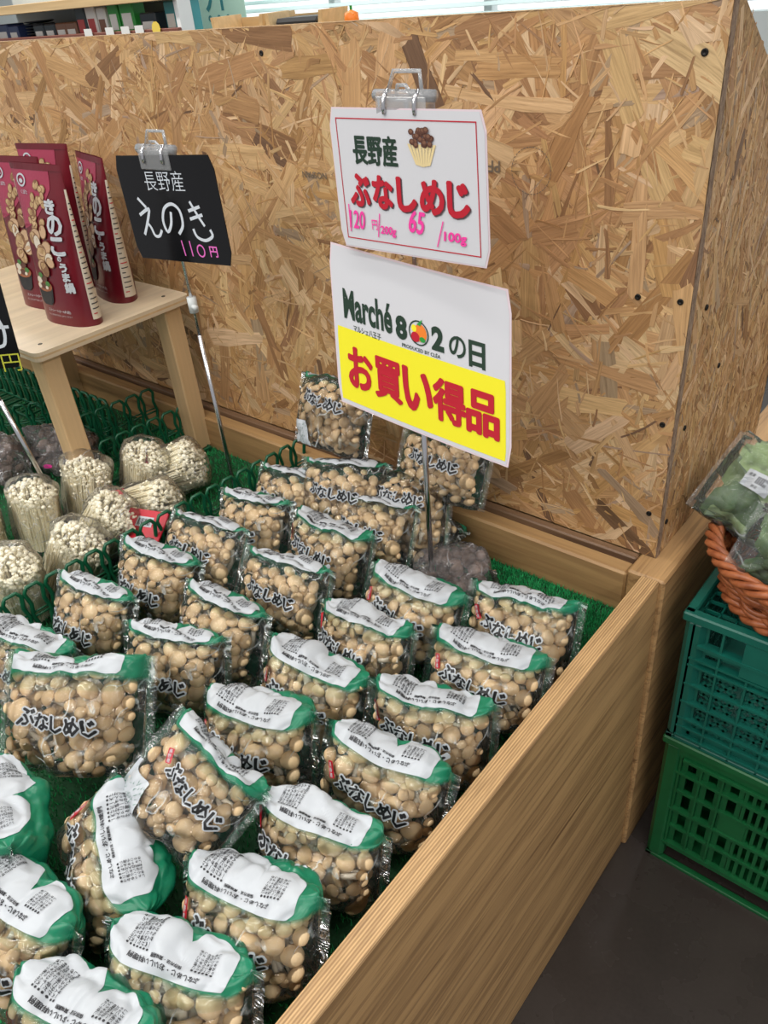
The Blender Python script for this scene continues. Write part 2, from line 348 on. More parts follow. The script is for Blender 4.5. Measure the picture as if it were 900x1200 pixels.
o = link('grass_blades', mesh('grass_blades', V.tolist(), F.tolist(), 'turf_blade', col=c), tb); o['kind'] = 'stuff'
# ================================================================== OSB PARTITION
ob = empty('osb_partition', (0, 0, TZ), label='oriented strand board partition standing on the timber stand behind the mushrooms', category='partition')
H = .607
MB().box(-2.3, 0, .0015, .0117, 0, H, .0005).build('front_panel', 'osb_core', ob)
MB().add([(.0004, .0012, 0), (.0004, .0118, 0), (.0004, .0118, H), (.0004, .0012, H), (-.004, .0012, 0), (-.004, .0118, 0), (-.004, .0118, H), (-.004, .0012, H)], [(0, 1, 2, 3), (4, 7, 6, 5), (0, 3, 7, 4), (1, 5, 6, 2)]).build('panel_edge', 'osb_edge', ob)
side = [(.012, 0), (.375, 0), (.375, .40), (.12, .55), (.028, H), (.012, H)]
m = MB(); n = len(side); m.add([(-.0008, y, z) for y, z in side]+[(-.012, y, z) for y, z in side], [tuple(range(n)), tuple(reversed(range(n, 2*n)))]+[(i, i+n, (i+1) % n+n, (i+1) % n) for i in range(n)])
m.build('side_panel', 'osb_core', ob)
# rear rails that carry the panel
MB().box(-2.3, -.012, .0122, .05, -.02, .02).build('rear_batten', 'fir_rail', ob)
rng = random.Random(11)
PAL = [((.62, .42, .19), 24), ((.55, .345, .14), 30), ((.47, .27, .10), 26), ((.38, .205, .072), 14), ((.25, .125, .045), 4.5), ((.38, .28, .17), 6), ((.69, .50, .26), 12), ((.11, .055, .025), 1.4)]
def strands(x0, x1, z0, z1, specs, mapf, ang=None, dens=1.0, cull=None):
    V = []; F = []; C = []; UV = []
    for cnt, (l0, l1), (w0, w1), (d0, d1) in specs:
        for _ in range(int(cnt*dens)):
            L = rng.uniform(l0, l1)/2; W = rng.uniform(w0, w1)/2; cx = rng.uniform(x0-.02, x1+.02); cz = rng.uniform(z0-.02, z1+.02)
            if cull and cull(cx, cz): continue
            a = (rng.uniform(0, PI) if ang is None else rng.gauss(ang[0], ang[1]))
            ca, sa = math.cos(a), math.sin(a); dep = rng.uniform(d0, d1); tl = rng.uniform(-.0003, .0003); tw = rng.uniform(-.0002, .0002)
            skew = rng.uniform(-.8, .8)*W; tp = rng.uniform(.55, 1.0); bow = rng.uniform(-.08, .08)*L
            out = []
            k1 = 4
            for i in range(k1): f = -1+2*i/(k1-1); out.append((f*L*.93, -W*(tp if f > 0 else 1)*(1+rng.uniform(-.12, .06))+bow*(1-f*f)))
            ne = rng.randint(2, 4)
            for i in range(ne): f = -1+2*(i+.5)/ne; out.append((L*(1+rng.uniform(-.10, .05))+skew*f*.8, W*tp*f))
            for i in range(k1): f = 1-2*i/(k1-1); out.append((f*L*.93, W*(tp if f > 0 else 1)*(1+rng.uniform(-.12, .06))+bow*(1-f*f)))
            for i in range(ne): f = 1-2*(i+.5)/ne; out.append((-L*(1+rng.uniform(-.10, .05))+skew*f*.8, W*f))
            r = rng.uniform(0, sum(q[1] for q in PAL))
            for c_, wt in PAL:
                r -= wt
                if r <= 0: break
            j = rng.uniform(.96, 1.22); c_ = tuple(c_[q]*.86+(.56, .375, .19)[q]*.14 for q in range(3)); c_ = (c_[0]*j*1.02, c_[1]*j*rng.uniform(.96, 1.01), c_[2]*j*rng.uniform(1.0, 1.2), 1)
            b = len(V); nn = len(out); u0 = rng.uniform(0, 50); v0 = rng.uniform(0, 50)
            for x, y in out:
                px = min(max(cx+x*ca-y*sa, x0), x1); pz = min(max(cz+x*sa+y*ca, z0), z1)
                V.append(mapf(px, pz, dep+tl*x/L+tw*y/W)); C.append(c_); UV.append((u0+x, v0+y))
            for x, y in out:
                px = min(max(cx+x*ca-y*sa, x0), x1); pz = min(max(cz+x*sa+y*ca, z0), z1)
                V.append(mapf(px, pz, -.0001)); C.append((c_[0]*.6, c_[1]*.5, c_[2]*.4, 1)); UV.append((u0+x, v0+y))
            F.append(tuple(range(b, b+nn)))
            for i in range(nn): q = (i+1) % nn; F.append((b+i, b+nn+i, b+nn+q, b+q))
    return mesh('wood_strands', V, F, 'osb_strand', col=C, uv=UV)
specs = [(5200, (.02, .07), (.003, .012), (.0002, .0006)), (2300, (.05, .13), (.007, .024), (.0004, .0010)), (1500, (.02, .09), (.0015, .005), (.0006, .0012)), (900, (.07, .17), (.014, .036), (.0006, .00125)), (1000, (.015, .055), (.002, .009), (.0009, .0013)), (900, (.02, .07), (.0012, .003), (.0010, .0014))]
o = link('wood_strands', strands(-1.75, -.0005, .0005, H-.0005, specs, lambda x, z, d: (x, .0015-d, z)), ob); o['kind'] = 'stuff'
specs = [(1500, (.015, .07), (.002, .008), (.0001, .0004)), (500, (.03, .10), (.004, .012), (.0002, .0006)), (1400, (.008, .03), (.001, .004), (.0003, .0007))]
def outside(y, z): return z > (H-.035 if y < .03 else .585-(y-.03)*.56)
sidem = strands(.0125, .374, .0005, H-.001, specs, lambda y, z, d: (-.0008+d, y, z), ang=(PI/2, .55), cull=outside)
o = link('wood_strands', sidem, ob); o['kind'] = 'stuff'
sc_ = MB(); Mx = Matrix.Rotation(PI/2, 4, 'X'); sc_.lathe([(.0034, -.0005), (.0034, .0012), (.0026, .0016), (.0013, .0008), (.0002, .0004)], 12, 0, Mx); scm = sc_.mesh('screw', 'screw_black', True)
for x, z in ((-.059, .889), (-.012, .891), (-.014, .744), (-.016, .618), (-.62, .60), (-.60, 1.13), (-.02, 1.12)): link('screw', scm, ob, (x, .0005, z-TZ))
for y, z in ((.049, .871), (.036, .727), (.126, .772), (.02, .60)): link('screw', scm, ob, (-.0002, y, z-TZ), (0, 0, PI/2))
m = MB()
def onw(cx, cz): return lambda x, y: (cx+x, -.00075, cz-TZ+y)
text_on(m, 'PFS', .024, onw(-.247, 1.012), rot=PI, offset=.01); text_on(m, 'NOSPAN', .045, onw(-.53, .985), rot=PI, offset=.01)
for k in range(40):
    a0, a1 = 2*PI*k/40, 2*PI*(k+.7)/40; m.add([(-.195+r*math.cos(a), -.00075, 1.01-TZ+r*math.sin(a)) for r, a in ((.024, a0), (.0248, a0), (.0248, a1), (.024, a1))], [(0, 1, 2, 3)])
m.build('ink_stamp', 'stamp_ink', ob)
# ================================================================== BACKGROUND SHELF AND GOODS
bs = empty('grocery_shelf', (-4.2, 2.05, 0), label='distant pale wooden grocery shelf beyond the strand board at top left', category='shelf')
MB().box(-1.3, .86, -.06, .34, 1.19, 1.235, .003).build('upper_board', 'shelf_wood', bs)
MB().box(-1.3, .86, -.02, .34, 1.02, 1.045).build('lower_board', 'shelf_wood', bs)
MB().box(-1.3, .86, -.045, -.02, 1.015, 1.075, .003).build('price_rail', 'shelf_rail', bs)
MB().box(-1.3, .50, .34, .36, 0, 1.7).build('back_panel', 'wall_paint', bs)
for x in (-1.3, .83): MB().box(x, x+.03, -.02, .06, 0, 1.7).build('upright', 'post_white', bs)
def goods(nm, x, wd, h, d, mat, lab, lid=None, y=2.06, print_=None, grp=None, z=1.045):
    o = empty(nm, (x, y, z), label=lab, category=nm.split('_')[-1], group=grp)
    MB().box(-wd/2, wd/2, 0, d, 0, h, .006).build('package_body', mat, o)
    if print_: MB().box(-wd*.34, wd*.34, -.002, 0, h*.2, h*.62).build('printed_label', print_, o)
    if lid: MB().box(-wd*.3, wd*.3, .01, d*.9, h, h+.008).build('package_lid', lid, o)
    return o
goods('snack_box', -5.12, .14, .10, .12, 'goods_navy', 'leftmost navy snack box with white print on the distant shelf', print_='goods_white')
goods('snack_box', -4.99, .11, .09, .12, 'goods_navy', 'second navy snack box from the left on the distant shelf', print_='goods_white')
pl = empty('plate_stack', (-4.84, 2.16, 1.045), label='dark stack of trays between navy boxes and green boxes on the distant shelf', category='trays')
pm = MB().lathe([(.05, 0), (.085, .008), (.09, .012), (.082, .013), (.04, .005)], 16).mesh('tray', 'goods_dark', True)
for k in range(7): link('tray', pm, pl, (0, 0, k*.015))
for i, (x, mt, lb) in enumerate(((-4.70, 'goods_dark', 'dark green box with white label right of the tray stack'), (-4.58, 'goods_dark', 'dark box with white label left of the maroon box'), (-4.46, 'goods_brown', 'maroon brown box with white label left of the glass jar'), (-4.355, 'goods_brown', 'small brown box under the glass jar'))):
    goods('tea_box', x, .11, .085, .1, mt, lb, print_='goods_white')
jr = MB().lathe([(.05, 0), (.06, .01), (.06, .09), (.04, .12), (.04, .135)], 16).build('glass_jar', 'glass_jar', None, True, loc=(-4.36, 2.27, 1.045)); tag(jr, 'round clear glass jar behind the brown boxes on the distant shelf', 'jar')
goods('snack_pouch', -4.24, .09, .15, .08, 'goods_dark', 'dark red snack pouch left of the white and red one on the distant shelf', print_='goods_red')
goods('snack_pouch', -4.14, .09, .15, .08, 'goods_white', 'white and red snack pouch on the distant shelf', print_='goods_red')
goods('snack_pouch', -4.04, .08, .14, .08, 'goods_white', 'white snack pouch with brown print beside green packets', print_='goods_brown')
goods('green_packet', -3.93, .09, .17, .08, 'goods_green', 'bright green packet, left of two on the distant shelf', print_='goods_white')
goods('green_packet', -3.81, .12, .17, .08, 'goods_green', 'bright green packet with white print, right of two on the distant shelf', print_='goods_white')
goods('black_box', -3.64, .13, .10, .1, 'goods_dark', 'black box with cream label right of the green packets', print_='goods_white')
goods('teal_packet', -3.50, .09, .14, .08, 'goods_teal', 'teal packet with white print near the shelf end', print_='goods_white', y=2.1)
goods('teal_packet', -3.40, .09, .14, .08, 'goods_teal', 'teal and red packet, last before the shelf upright', print_='goods_red', y=2.1, z=1.045)
for i, (x, c_, lb) in enumerate(((-4.10, 'goods_white', 'white price ticket under the snack pouches'), (-3.90, 'goods_white', 'large white price ticket under the green packets'), (-3.76, 'goods_white', 'white price ticket right of the large ticket'), (-3.64, 'goods_white', 'white price ticket under the black box'), (-3.50, 'goods_yellow', 'yellow flower shaped ticket under the teal packets'))):
    tk = MB().lathe([(.033, 0), (.033, .003)], 10, 0, Matrix.Rotation(PI/2, 4, 'X')) if i == 4 else MB().box(-.035, .035, -.003, 0, -.02, .02)
    tag(tk.build('price_ticket', c_, None, loc=(x, 2.0-.001, 1.075)), lb, 'price ticket')
bn = empty('shelf_banner', (-4.05, 2.9, 0), label='pale green hanging banner with dark green characters behind the partition', category='banner')
MB().box(-.22, .22, 0, .004, .95, 1.75).build('banner_sheet', 'poster_green', bn)
m = MB(); text_on(m, '井', .22, lambda x, y: (x-.02, -.002, 1.22+y), offset=.01); text_on(m, '…', .2, lambda x, y: (x-.02, -.002, 1.07+y), offset=.01); m.build('banner_lettering', 'goods_teal', bn)
# low table with trays behind the partition
tbk = empty('side_table', (-1.9, 1.3, 0), label='pale table behind the strand board carrying the wooden trays', category='table')
MB().box(-.75, .75, -.3, .3, 1.02, 1.05, .004).build('table_top', 'shelf_wood', tbk)
lg = MB().box(-.03, .03, -.03, .03, 0, 1.02).mesh('leg', 'shelf_wood')
for x in (-.68, .68):
    for y in (-.24, .24): link('leg', lg, tbk, (x, y, 0))
def tray(nm, x, lab, mat, inner=None):
    o = empty(nm, (x, 1.2, 1.05), (0, 0, .15), label=lab, category='tray'); o.scale = (.62, .7, 1)
    m = MB().box(-.14, .14, -.1, .1, 0, .012)
    for s in (-1, 1): m.add([(s*.13, -.1, 0), (s*.15, -.1, 0), (s*.15, .1, 0), (s*.13, .1, 0), (s*.15, -.1, .085), (s*.17, -.1, .085), (s*.17, .1, .085), (s*.15, .1, .085)], [(0, 1, 2, 3), (4, 5, 6, 7), (0, 1, 5, 4), (2, 3, 7, 6), (0, 4, 7, 3), (1, 5, 6, 2)])
    m.box(-.14, .14, .09, .1, 0, .075); m.box(-.14, .14, -.1, -.09, 0, .05); m.build('tray_frame', mat, o)
    if inner: MB().box(-.125, .125, -.085, .085, .012, .07, .01).build('tray_filling', inner, o)
tray('wooden_tray', -1.93, 'pale wooden tray seen over the top of the strand board, left one', 'shelf_wood')
tray('wooden_tray', -1.68, 'wooden tray with black wire rack over the strand board, right one', 'shelf_wood', 'black_wire')
fr_ = empty('orange_fruit', (-1.50, 1.2, 1.05), label='small orange fruit ornament above the strand board edge', category='ornament')
MB().lathe([(.001, .03), (.012, .03), (.022, .05), (.02, .07), (.001, .078)], 12).build('fruit', 'ink_orange', fr_, True); MB().box(-.004, .004, -.001, .001, .0, .088).build('stalk', 'goods_green', fr_)
# ================================================================== SHIMEJI BAGS
def sgnpow(v, e): return math.copysign(abs(v)**e, v)
class Bag:
    """pillow bag: u across (-1..1), t = angle round the section (0 front, 90 top, 180 back)"""
    def __init__(s, W=.066, H=.046, D=.036, seed=0, n=2.6, wr=1.25, body=.86, skew=0.):
        s.W, s.H, s.D, s.sd, s.e, s.wr, s.body, s.skew = W, H, D, seed, 2/n, wr, body, skew
        T = [math.radians(a) for a in range(-120, 241, 2)]; s.tt = T; s.ll = [0]
        P = [s.raw(0, t)[1:] for t in T]
        for i in range(1, len(T)): s.ll.append(s.ll[-1]+math.hypot(P[i][0]-P[i-1][0], P[i][1]-P[i-1][1]))
        l0 = s.l_of(0); s.ll = [l-l0 for l in s.ll]
    def l_of(s, t): return float(np.interp(t, s.tt, s.ll))
    def t_of(s, l): return float(np.interp(l, s.ll, s.tt))
    def raw(s, u, t, off=0.):
        a = min(abs(u)/s.body, 1.0); d = s.D*max(1-a**3.4, 0)**.55+.0006
        h = s.H*(1+.05*a**4+.07*noise.noise(Vector((u*1.7, s.sd*2.3, 0)))); x = s.W*u
        c_, s_ = math.cos(t), math.sin(t)
        y = -d*sgnpow(c_, s.e); z = s.H+h*sgnpow(s_, s.e)
        y += s.skew*(z-s.H)
        return (x, y-off*c_, z+off*s_)
    def P(s, u, t, off=0.):
        x, y, z = s.raw(u, t, 0)
        c_, s_ = math.cos(t), math.sin(t)
        k = s.wr
        nz = noise.noise(Vector((x*28+s.sd*7.3, t*1.3, s.sd)))*.0030+noise.noise(Vector((x*75+s.sd*3.1, t*3.3+5, s.sd)))*.0015
        fp = Vector((x*17+s.sd*2.1, t*.95, s.sd*1.7)); fq = Vector((x*38+s.sd, t*2.1+4, s.sd*.7))
        nz += (abs(noise.noise(fp))-.18)*.0105+(abs(noise.noise(fq))-.18)*.0045
        q = abs(u)**5
        nz += q*.0022*math.sin(t*11+s.sd)+q*.0016*math.sin(t*23+2*s.sd)
        rg = abs(noise.noise(Vector((x*40+9*s.sd, t*1.7+3, 2.7)))); nz -= .0022*max(0, .25-rg)*4*(1-q)
        if abs(u) > s.body: nz = noise.noise(Vector((t*2.2, s.sd*3., 1. if u > 0 else 9.)))*.006*(abs(u)-s.body)/(1-s.body); y += nz; nz = 0
        o_ = off+nz*k
        ends = 1-min(abs(u)/s.body, 1)**8
        return Vector((x+ (off*.6*math.copysign(1, u)*abs(u)**6), y-o_*c_*max(ends, .15), max(z+o_*s_, .0006)))
    def grid(s, u0, u1, t0, t1, nu, nt, off, edge=None, inkf=None):
        V = []; ink = []
        for j in range(nt+1):
            b = j/nt
            for i in range(nu+1):
                a = i/nu; uu = u0+(u1-u0)*a; tt = t0+(t1-t0)*b
                if edge: uu, tt = edge(a, b, uu, tt)
                V.append(s.P(uu, tt, off)); ink.append(inkf(uu, tt) if inkf else 1)
        F = [(j*(nu+1)+i, j*(nu+1)+i+1, (j+1)*(nu+1)+i+1, (j+1)*(nu+1)+i) for j in range(nt) for i in range(nu)]
        return V, F, ink
R_ = math.radians
def cap_mesh(seed, flat=.75, stem=True):
    r = random.Random(seed); m = MB()
    prof = [(.001, 1.0*flat), (.45, .93*flat), (.8, .62*flat), (.99, .18*flat), (1.0, -.05), (.86, -.20), (.45, -.16)]
    n = 12; V = []
    ph = r.uniform(0, 6)
    for rr, z in prof:
        for k in range(n):
            a = 2*PI*k/n; q = rr*(1+.07*math.sin(2*a+ph)+.03*math.sin(3*a)); V.append((q*math.cos(a), q*math.sin(a), z+.05*q*math.sin(a+ph)))
    F = [(i*n+k, i*n+(k+1) % n, (i+1)*n+(k+1) % n, (i+1)*n+k) for i in range(len(prof)-1) for k in range(n)]
    F = [tuple(reversed(f)) for f in F]; F.append(tuple(range(n))); m.add(V, F, 0)
    bx, by = r.uniform(-.6, .6), r.uniform(-.6, .6)
    m.tube([(0, 0, -.1), (bx*.2, by*.2, -.9), (bx*.7, by*.7, -1.8), (bx, by, -2.7)], [.34, .30, .36, .42], 7, 1)
    return m.mesh('mushroom', ['mushroom_cap', 'mushroom_stem'], True)
CAPS = [cap_mesh(1), cap_mesh(2, .9), cap_mesh(3, .62), cap_mesh(4, .8)]
def proto_bag(seed, W=.069, H=.046, D=.036, skew=.0, stems=.15, rcap=(.0072, .0130), sticker=True, title_u=-.02, title_w=.070, title_l=.011, title_rot=-.04, leafprint=False, back=True, label_t=(60, 128), green0=54, pale=False, wr=1.25, n=2.6, ncap=62):
    r = random.Random(seed); B = Bag(W, H, D, seed, n=n, skew=skew, wr=wr)
    root = empty('shimeji_bag', (0, 0, 0))
    # clear film, whole closed pillow
    V, F, _ = B.grid(-1, 1, -PI, PI, 72, 84, .0008); link('bag_film', mesh('bag_film', V, F, 'film_clear', smooth=True), root)
    # green printed film over top and back
    g0 = R_(green0)
    def edge(a, b, u, t):
        if b < .001: t += R_(8)*math.sin(u*5+seed)-R_(14)*abs(u)**3
        return u, t
    def inkf(u, t):
        k = (t-g0+R_(14)*abs(u)**3)/R_(11); k = max(0, min(1, k)); q = max(0, min(1, (.95-abs(u))/.13)); return k*k*(3-2*k)*.94*q
    V, F, ink = B.grid(-.97, .97, g0-.25, R_(232), 60, 56, .0014, None, inkf); link('green_band', mesh('green_band', V, F, 'film_green', smooth=True, ink=ink), root)
    # white information panel
    t0, t1 = R_(label_t[0]), R_(label_t[1])
    def le(a, b, u, t):
        cut = .06*(max(0, .2-b)/.2)**2+.05*(max(0, b-.85)/.15)**2
        x = u/.74+.06*math.sin(seed*1.7); notch = max(0, 1-abs(x-.08)/.22)*(.42 if seed % 3 else .15); pr = (1 if x < .08 else .86)-notch-.10*max(0, x-.55)/.45*2+.03*math.sin(x*9+seed)
        u = u*(1-cut)*(1.08 if u < 0 else .90); t = t0+(t-t0)*pr+R_(2.5)*math.sin(u*3+seed); return u, t
    V, F, _ = B.grid(-.74, .74, t0, t1, 48, 18, .0021, le); lab = link('info_label', mesh('info_label', V, F, 'print_white', smooth=True), root)
    def mf(off): return lambda x, y: B.P(x/B.W, B.t_of(y), off)
    lm = B.l_of((t0+t1)/2); lw = B.l_of(t1)-B.l_of(t0); f = mf(.0028); m = MB()
    l0 = B.l_of(t0+R_(3))
    text_on(m, 'ぶなしめじ・おいしい料理例', .060, f, offset=.0, bold=.028, res=1, center=(-.004, l0+.0050), rot=PI)
    text_on(m, '保存方法・賞味期限', .026, f, bold=.03, res=1, center=(-.004, l0+.0098), rot=PI)
    for k, s_ in enumerate(() and ('きのこを小房に分けてフライパンで炒めます', 'しょうゆとみりんを加えて味をととのえて')): text_on(m, s_, .042, f, res=1, center=(.0-.010, l0+.0135+.0030*k), rot=PI)
    L1 = B.l_of(t1)-l0
    for x0_, nc, hh in ((-.040, 7, .88), (.016, 6, .62)):
        for k in range(nc):
            x = x0_+.0031*k; ln = max(.008, L1*hh-.0160); y0_ = l0+.0135
            text_on(m, ('きのこ小房に分け炒め', 'しょうゆみりん大さじ', '材料四人分ねぎ一本', 'ぶなしめじ一袋だし汁')[k % 4][:8 if hh > .7 else 6], ln, f, res=1, center=(x, y0_+ln/2), rot=-PI/2, height=.0024, bold=.012)
            poly_on(m, disc_pts(x, y0_-.0016, .0010, .0010, 8), f)
    m.build('label_text', 'ink_grey', root)
    # title
    lt = title_l; mo = MB(); mi_ = MB(); tf0 = mf(.0021); tf1 = mf(.0026)
    for k, ch in enumerate('ぶなしめじ'):
        cx = title_u*W+(k-2)*title_w/4.7; cy = lt-(k-2)*.0022+(.0015, -.001, -.001, .0004, .0008)[k]; wd = title_w/5*(.98, .95, .72, .98, .80)[k]*1.05
        text_on(mo, ch, wd*1.0, tf0, bold=.125, res=1, center=(cx, cy), rot=title_rot+.06*math.sin(k*2), height=.0150)
        text_on(mi_, ch, wd*1.0, tf1, bold=.038, res=1, center=(cx, cy), rot=title_rot+.06*math.sin(k*2), height=.0150)
    mo.build('title_outline', 'print_white', root); mi_.build('title_lettering', 'ink_black', root)
    if sticker:
        m = MB(); cx = title_u*W-title_w*.62; cy = lt+.0115; rot = .5
        pts = [(cx+x*math.cos(rot)-y*math.sin(rot), cy+x*math.sin(rot)+y*math.cos(rot)) for x, y in ((-.0032, -.006), (-.0024, -.0068), (.0024, -.0068), (.0032, -.006), (.0032, .006), (.0024, .0068), (-.0024, .0068), (-.0032, .006))]
        poly_on(m, pts, mf(.0024)); sk = m.build('origin_mark', 'ink_red', root)
        m = MB()
        for k, ch in enumerate('長野産'): text_on(m, ch, .0036, mf(.0029), offset=.01, res=1, center=(cx-math.sin(rot)*(.004-.004*k), cy+math.cos(rot)*(.004-.004*k)), rot=rot)
        m.build('origin_text', 'print_white', sk)
    if leafprint:
        m = MB(); q = MB()
        V, F, _ = B.grid(-.93, -.30, R_(-62), R_(-8), 12, 10, .0018, lambda a, b, u, t: (u-.12*b*(a > .5), t)); m.add(V, F); m.build('leaf_print', 'print_white', root)
        for k in range(70):
            u = r.uniform(-.9, -.38); t = r.uniform(-58, -14); a = r.uniform(-.7, .7)+PI/2; L = .0035
            P0 = [(u*W+dx, B.l_of(R_(t))+dy) for dx, dy in ((-.0003, 0), (.0003, 0), (L*math.cos(a)+.001, L*math.sin(a)))]; poly_on(q, P0, mf(.0024))
        q.build('leaf_lines', 'film_green_solid', root)
    # mushrooms, caps pressed against the film
    pts = []; tries = 0
    while len(pts) < ncap and tries < 4200:
        tries += 1; u = r.uniform(-.80, .80)
        t = R_(r.uniform(-75, 70)); rr = r.uniform(*rcap)*(1.35 if r.random() < .10 else 1)*(.75 if r.random() < .25 else 1)
        lay = 0 if tries < 2200 else 1
        edge_ = B.D*max(1-(min((abs(u)+.5*rr/W)/B.body, 1))**3.4, 0)**.55
        rr = min(rr, edge_*.62)
        if rr < .004: continue
        p = B.P(u, t, -rr*((1.08 if t < .8 else 1.35) if not lay else 2.1)-.0012)
        if all((p-q).length > (rr+s_)*(.80 if not lay else .72) for q, s_, _ in pts): pts.append((p, rr, (u, t)))
    C = Vector((0, .004, H*.75))
    for p, rr, (u, t) in pts:
        o = link('mushroom', r.choice(CAPS), root, p); d = (p-C).normalized()+Vector((r.uniform(-.5, .5), -.25, r.uniform(-.3, .7)))
        if r.random() < stems: d = Vector((r.uniform(-1, 1), r.uniform(-.3, .6), r.uniform(-1, .4)))
        d.normalize(); on = Vector((u**5, -math.cos(t), math.sin(t))).normalized()
        if abs(u) > .5: d = (on+Vector((u*1.6, 0, 0))).normalized()
        if d.dot(on) < .15: d += on*(.3-d.dot(on))
        o.rotation_mode = 'QUATERNION'; o.rotation_quaternion = d.normalized().to_track_quat('Z', 'Y') @ Euler((0, 0, r.uniform(0, 6))).to_quaternion(); k = rr*r.uniform(.9, 1.08); o.scale = (rr, k, k)
    # core of pale stems behind the caps
    m = MB()
    for k in range(26):
        x = r.uniform(-.60, .60)*W; y = r.uniform(-.2, .5)*D; z = H*r.uniform(.15, .6)
        m.tube([(x*.7, y*.5+.004, z*.5+.004), (x, y, z+H*.5), (x*1.05, y-.005, min(z+H*.9, H*1.55))], [.0042, .0034, .003], 6)
    m.build('stem_cluster', 'mushroom_stem', root, True)
    return root
plain('film_green_solid', (.01, .17, .09), .4)
PROT = dict(
 a=proto_bag(1, skew=.16, stems=.10), b=proto_bag(2, skew=.10, stems=.30, title_u=-.12), c=proto_bag(3, D=.039, H=.044, skew=.2, stems=.18, title_rot=-.12, label_t=(54, 130), green0=48),
 d=proto_bag(4, W=.069, H=.048, skew=.12, stems=.08, rcap=(.0065, .0125), sticker=False, green0=66, label_t=(70, 116)),
 e=proto_bag(5, W=.066, H=.050, D=.032, stems=.12, sticker=False, rcap=(.0065, .012), title_u=-.1, title_l=.004, green0=62, label_t=(68, 114), title_rot=-.12),
 f=proto_bag(6, W=.068, H=.052, D=.030, stems=.04, sticker=False, title_l=.022, leafprint=True, green0=70, label_t=(80, 120), ncap=70),
 g=proto_bag(7, W=.066, H=.050, D=.034, stems=.05, title_l=.010, leafprint=True, rcap=(.008, .0145), title_u=.2, green0=50),
 a2=proto_bag(11, skew=.2, stems=.2, title_u=.05), b2=proto_bag(12, skew=.12, stems=.35, title_u=-.2, W=.067, H=.044), c2=proto_bag(13, D=.038, H=.047, skew=.14, stems=.2, title_rot=-.2, label_t=(56, 128), green0=50),
 h=proto_bag(8, W=.078, H=.056, D=.034, stems=.02, sticker=False, rcap=(.0078, .0128), title_l=-.004, title_u=0, title_w=.072, title_rot=.02, green0=36, label_t=(42, 92), ncap=95))
index_children()
GR = {k: 'shimeji bags packed in the timber stand' for k in 'x'}
used = set()
def place(key, x, y, z, yaw=0, lean=0, roll=0, label='', sc=1.0):
    """x, y, z = where the middle of the top panel lies"""
    p = PROT[key]; rj = random.Random(label+'j'); yaw += rj.uniform(-4, 4); lean += rj.uniform(-3, 4); roll += rj.uniform(-4, 4)
    o = p if key not in used else copy_tree(p)
    used.add(key); rv = random.Random(label)
    E_ = (Euler((0, 0, R_(yaw))).to_matrix() @ Euler((R_(-lean), 0, 0)).to_matrix() @ Euler((0, R_(roll), 0)).to_matrix())
    top = Vector((0, 0, {'a2': .092, 'b2': .088, 'c2': .094, 'a': .092, 'b': .092, 'c': .088, 'd': .096, 'e': .1, 'f': .104, 'g': .1, 'h': .112}[key]))*sc
    o.rotation_euler = E_.to_euler(); o.location = Vector((x, y, z))-E_ @ top; o.scale = (sc*rv.uniform(1.0, 1.08), sc*rv.uniform(.95, 1.06), sc*rv.uniform(.96, 1.05))
    tag(o, label, 'mushroom bag', 'shimeji mushroom bags in the timber stand')
R1 = 'shimeji mushroom bag, '
Z = .583
for a in [
 ('a', -.082, -.187, Z, 10, 14, 0, R1+'rearmost along the timber side board, alone on open turf'),
 ('c', -.073, -.277, Z, 12, 14, 0, R1+'second from the back along the timber side board'),
 ('b', -.080, -.372, Z, 20, 14, 0, R1+'third from the back along the timber side board'),
 ('a2', -.074, -.455, Z, 10, 14, 0, R1+'fourth from the back along the timber side board'),
 ('b2', -.078, -.546, Z, 16, 14, 0, R1+'fifth from the back along the timber side board'),
 ('c', -.084, -.628, Z, 15, 14, 0, R1+'sixth from the back along the side board, white stems showing'),
 ('c2', -.086, -.702, Z, 17, 14, 0, R1+'big white panel facing up, next to last along the side board'),
 ('b', -.110, -.772, Z, 20, 14, 0, R1+'cut by the bottom edge left of the nearest side board corner'),
 ('c', -.203, -.240, Z, 8, 14, 0, R1+'just in front of the sign pole beside the dark pack'),
 ('b2', -.214, -.322, Z, 10, 14, 0, R1+'second forward of the sign pole, in the second row from side board'),
 ('c2', -.213, -.408, Z, 10, 12, 0, R1+'third forward of the sign pole, in the second row from side board'),
 ('c', -.222, -.492, Z, 14, 12, 0, R1+'just behind and right of the tilted bag with large caps'),
 ('d', -.352, -.138, .598, 10, 22, 0, R1+'large caps, left of the sign pole near the back'),
 ('b', -.364, -.214, .592, 8, 20, 0, R1+'in front of the large capped bag by the sign pole'),
 ('d', -.362, -.304, .590, 10, 22, 0, R1+'third forward in the row just left of the sign pole'),
 ('e', -.374, -.396, .588, 12, 24, 0, R1+'left of the green shouldered bag in the middle'),
 ('e', -.380, -.470, .588, 22, 20, 4, R1+'right behind the large horizontal bag, label slanting down'),
 ('d', -.500, -.152, .600, 4, 24, 0, R1+'behind the lattice corner, near the back rail'),
 ('e', -.505, -.222, .598, 8, 22, 0, R1+'below the enoki pole, title partly hidden by the next bag'),
 ('d', -.515, -.306, .597, 8, 26, 0, R1+'beside the green divider, large pale stems on the right'),
 ('e', -.516, -.385, .596, 14, 20, 6, R1+'narrow, beside the red enoki packets and the green divider'),
 ('e', -.525, -.480, .594, 12, 22, 4, R1+'left row, behind the large horizontal bag'),
 ('b', -.522, -.580, .594, 20, 14, 8, R1+'at the left photo edge above the large horizontal bag'),
]: place(*a)
place('h', -.405, -.572, .620, 33, 40, 0, R1+'large and lying flat with its title level, left foreground', 1.1)
place('g', -.180, -.566, .614, 30, 42, 38, R1+'tilted diamond-wise with white leaf print and very large caps', .93)
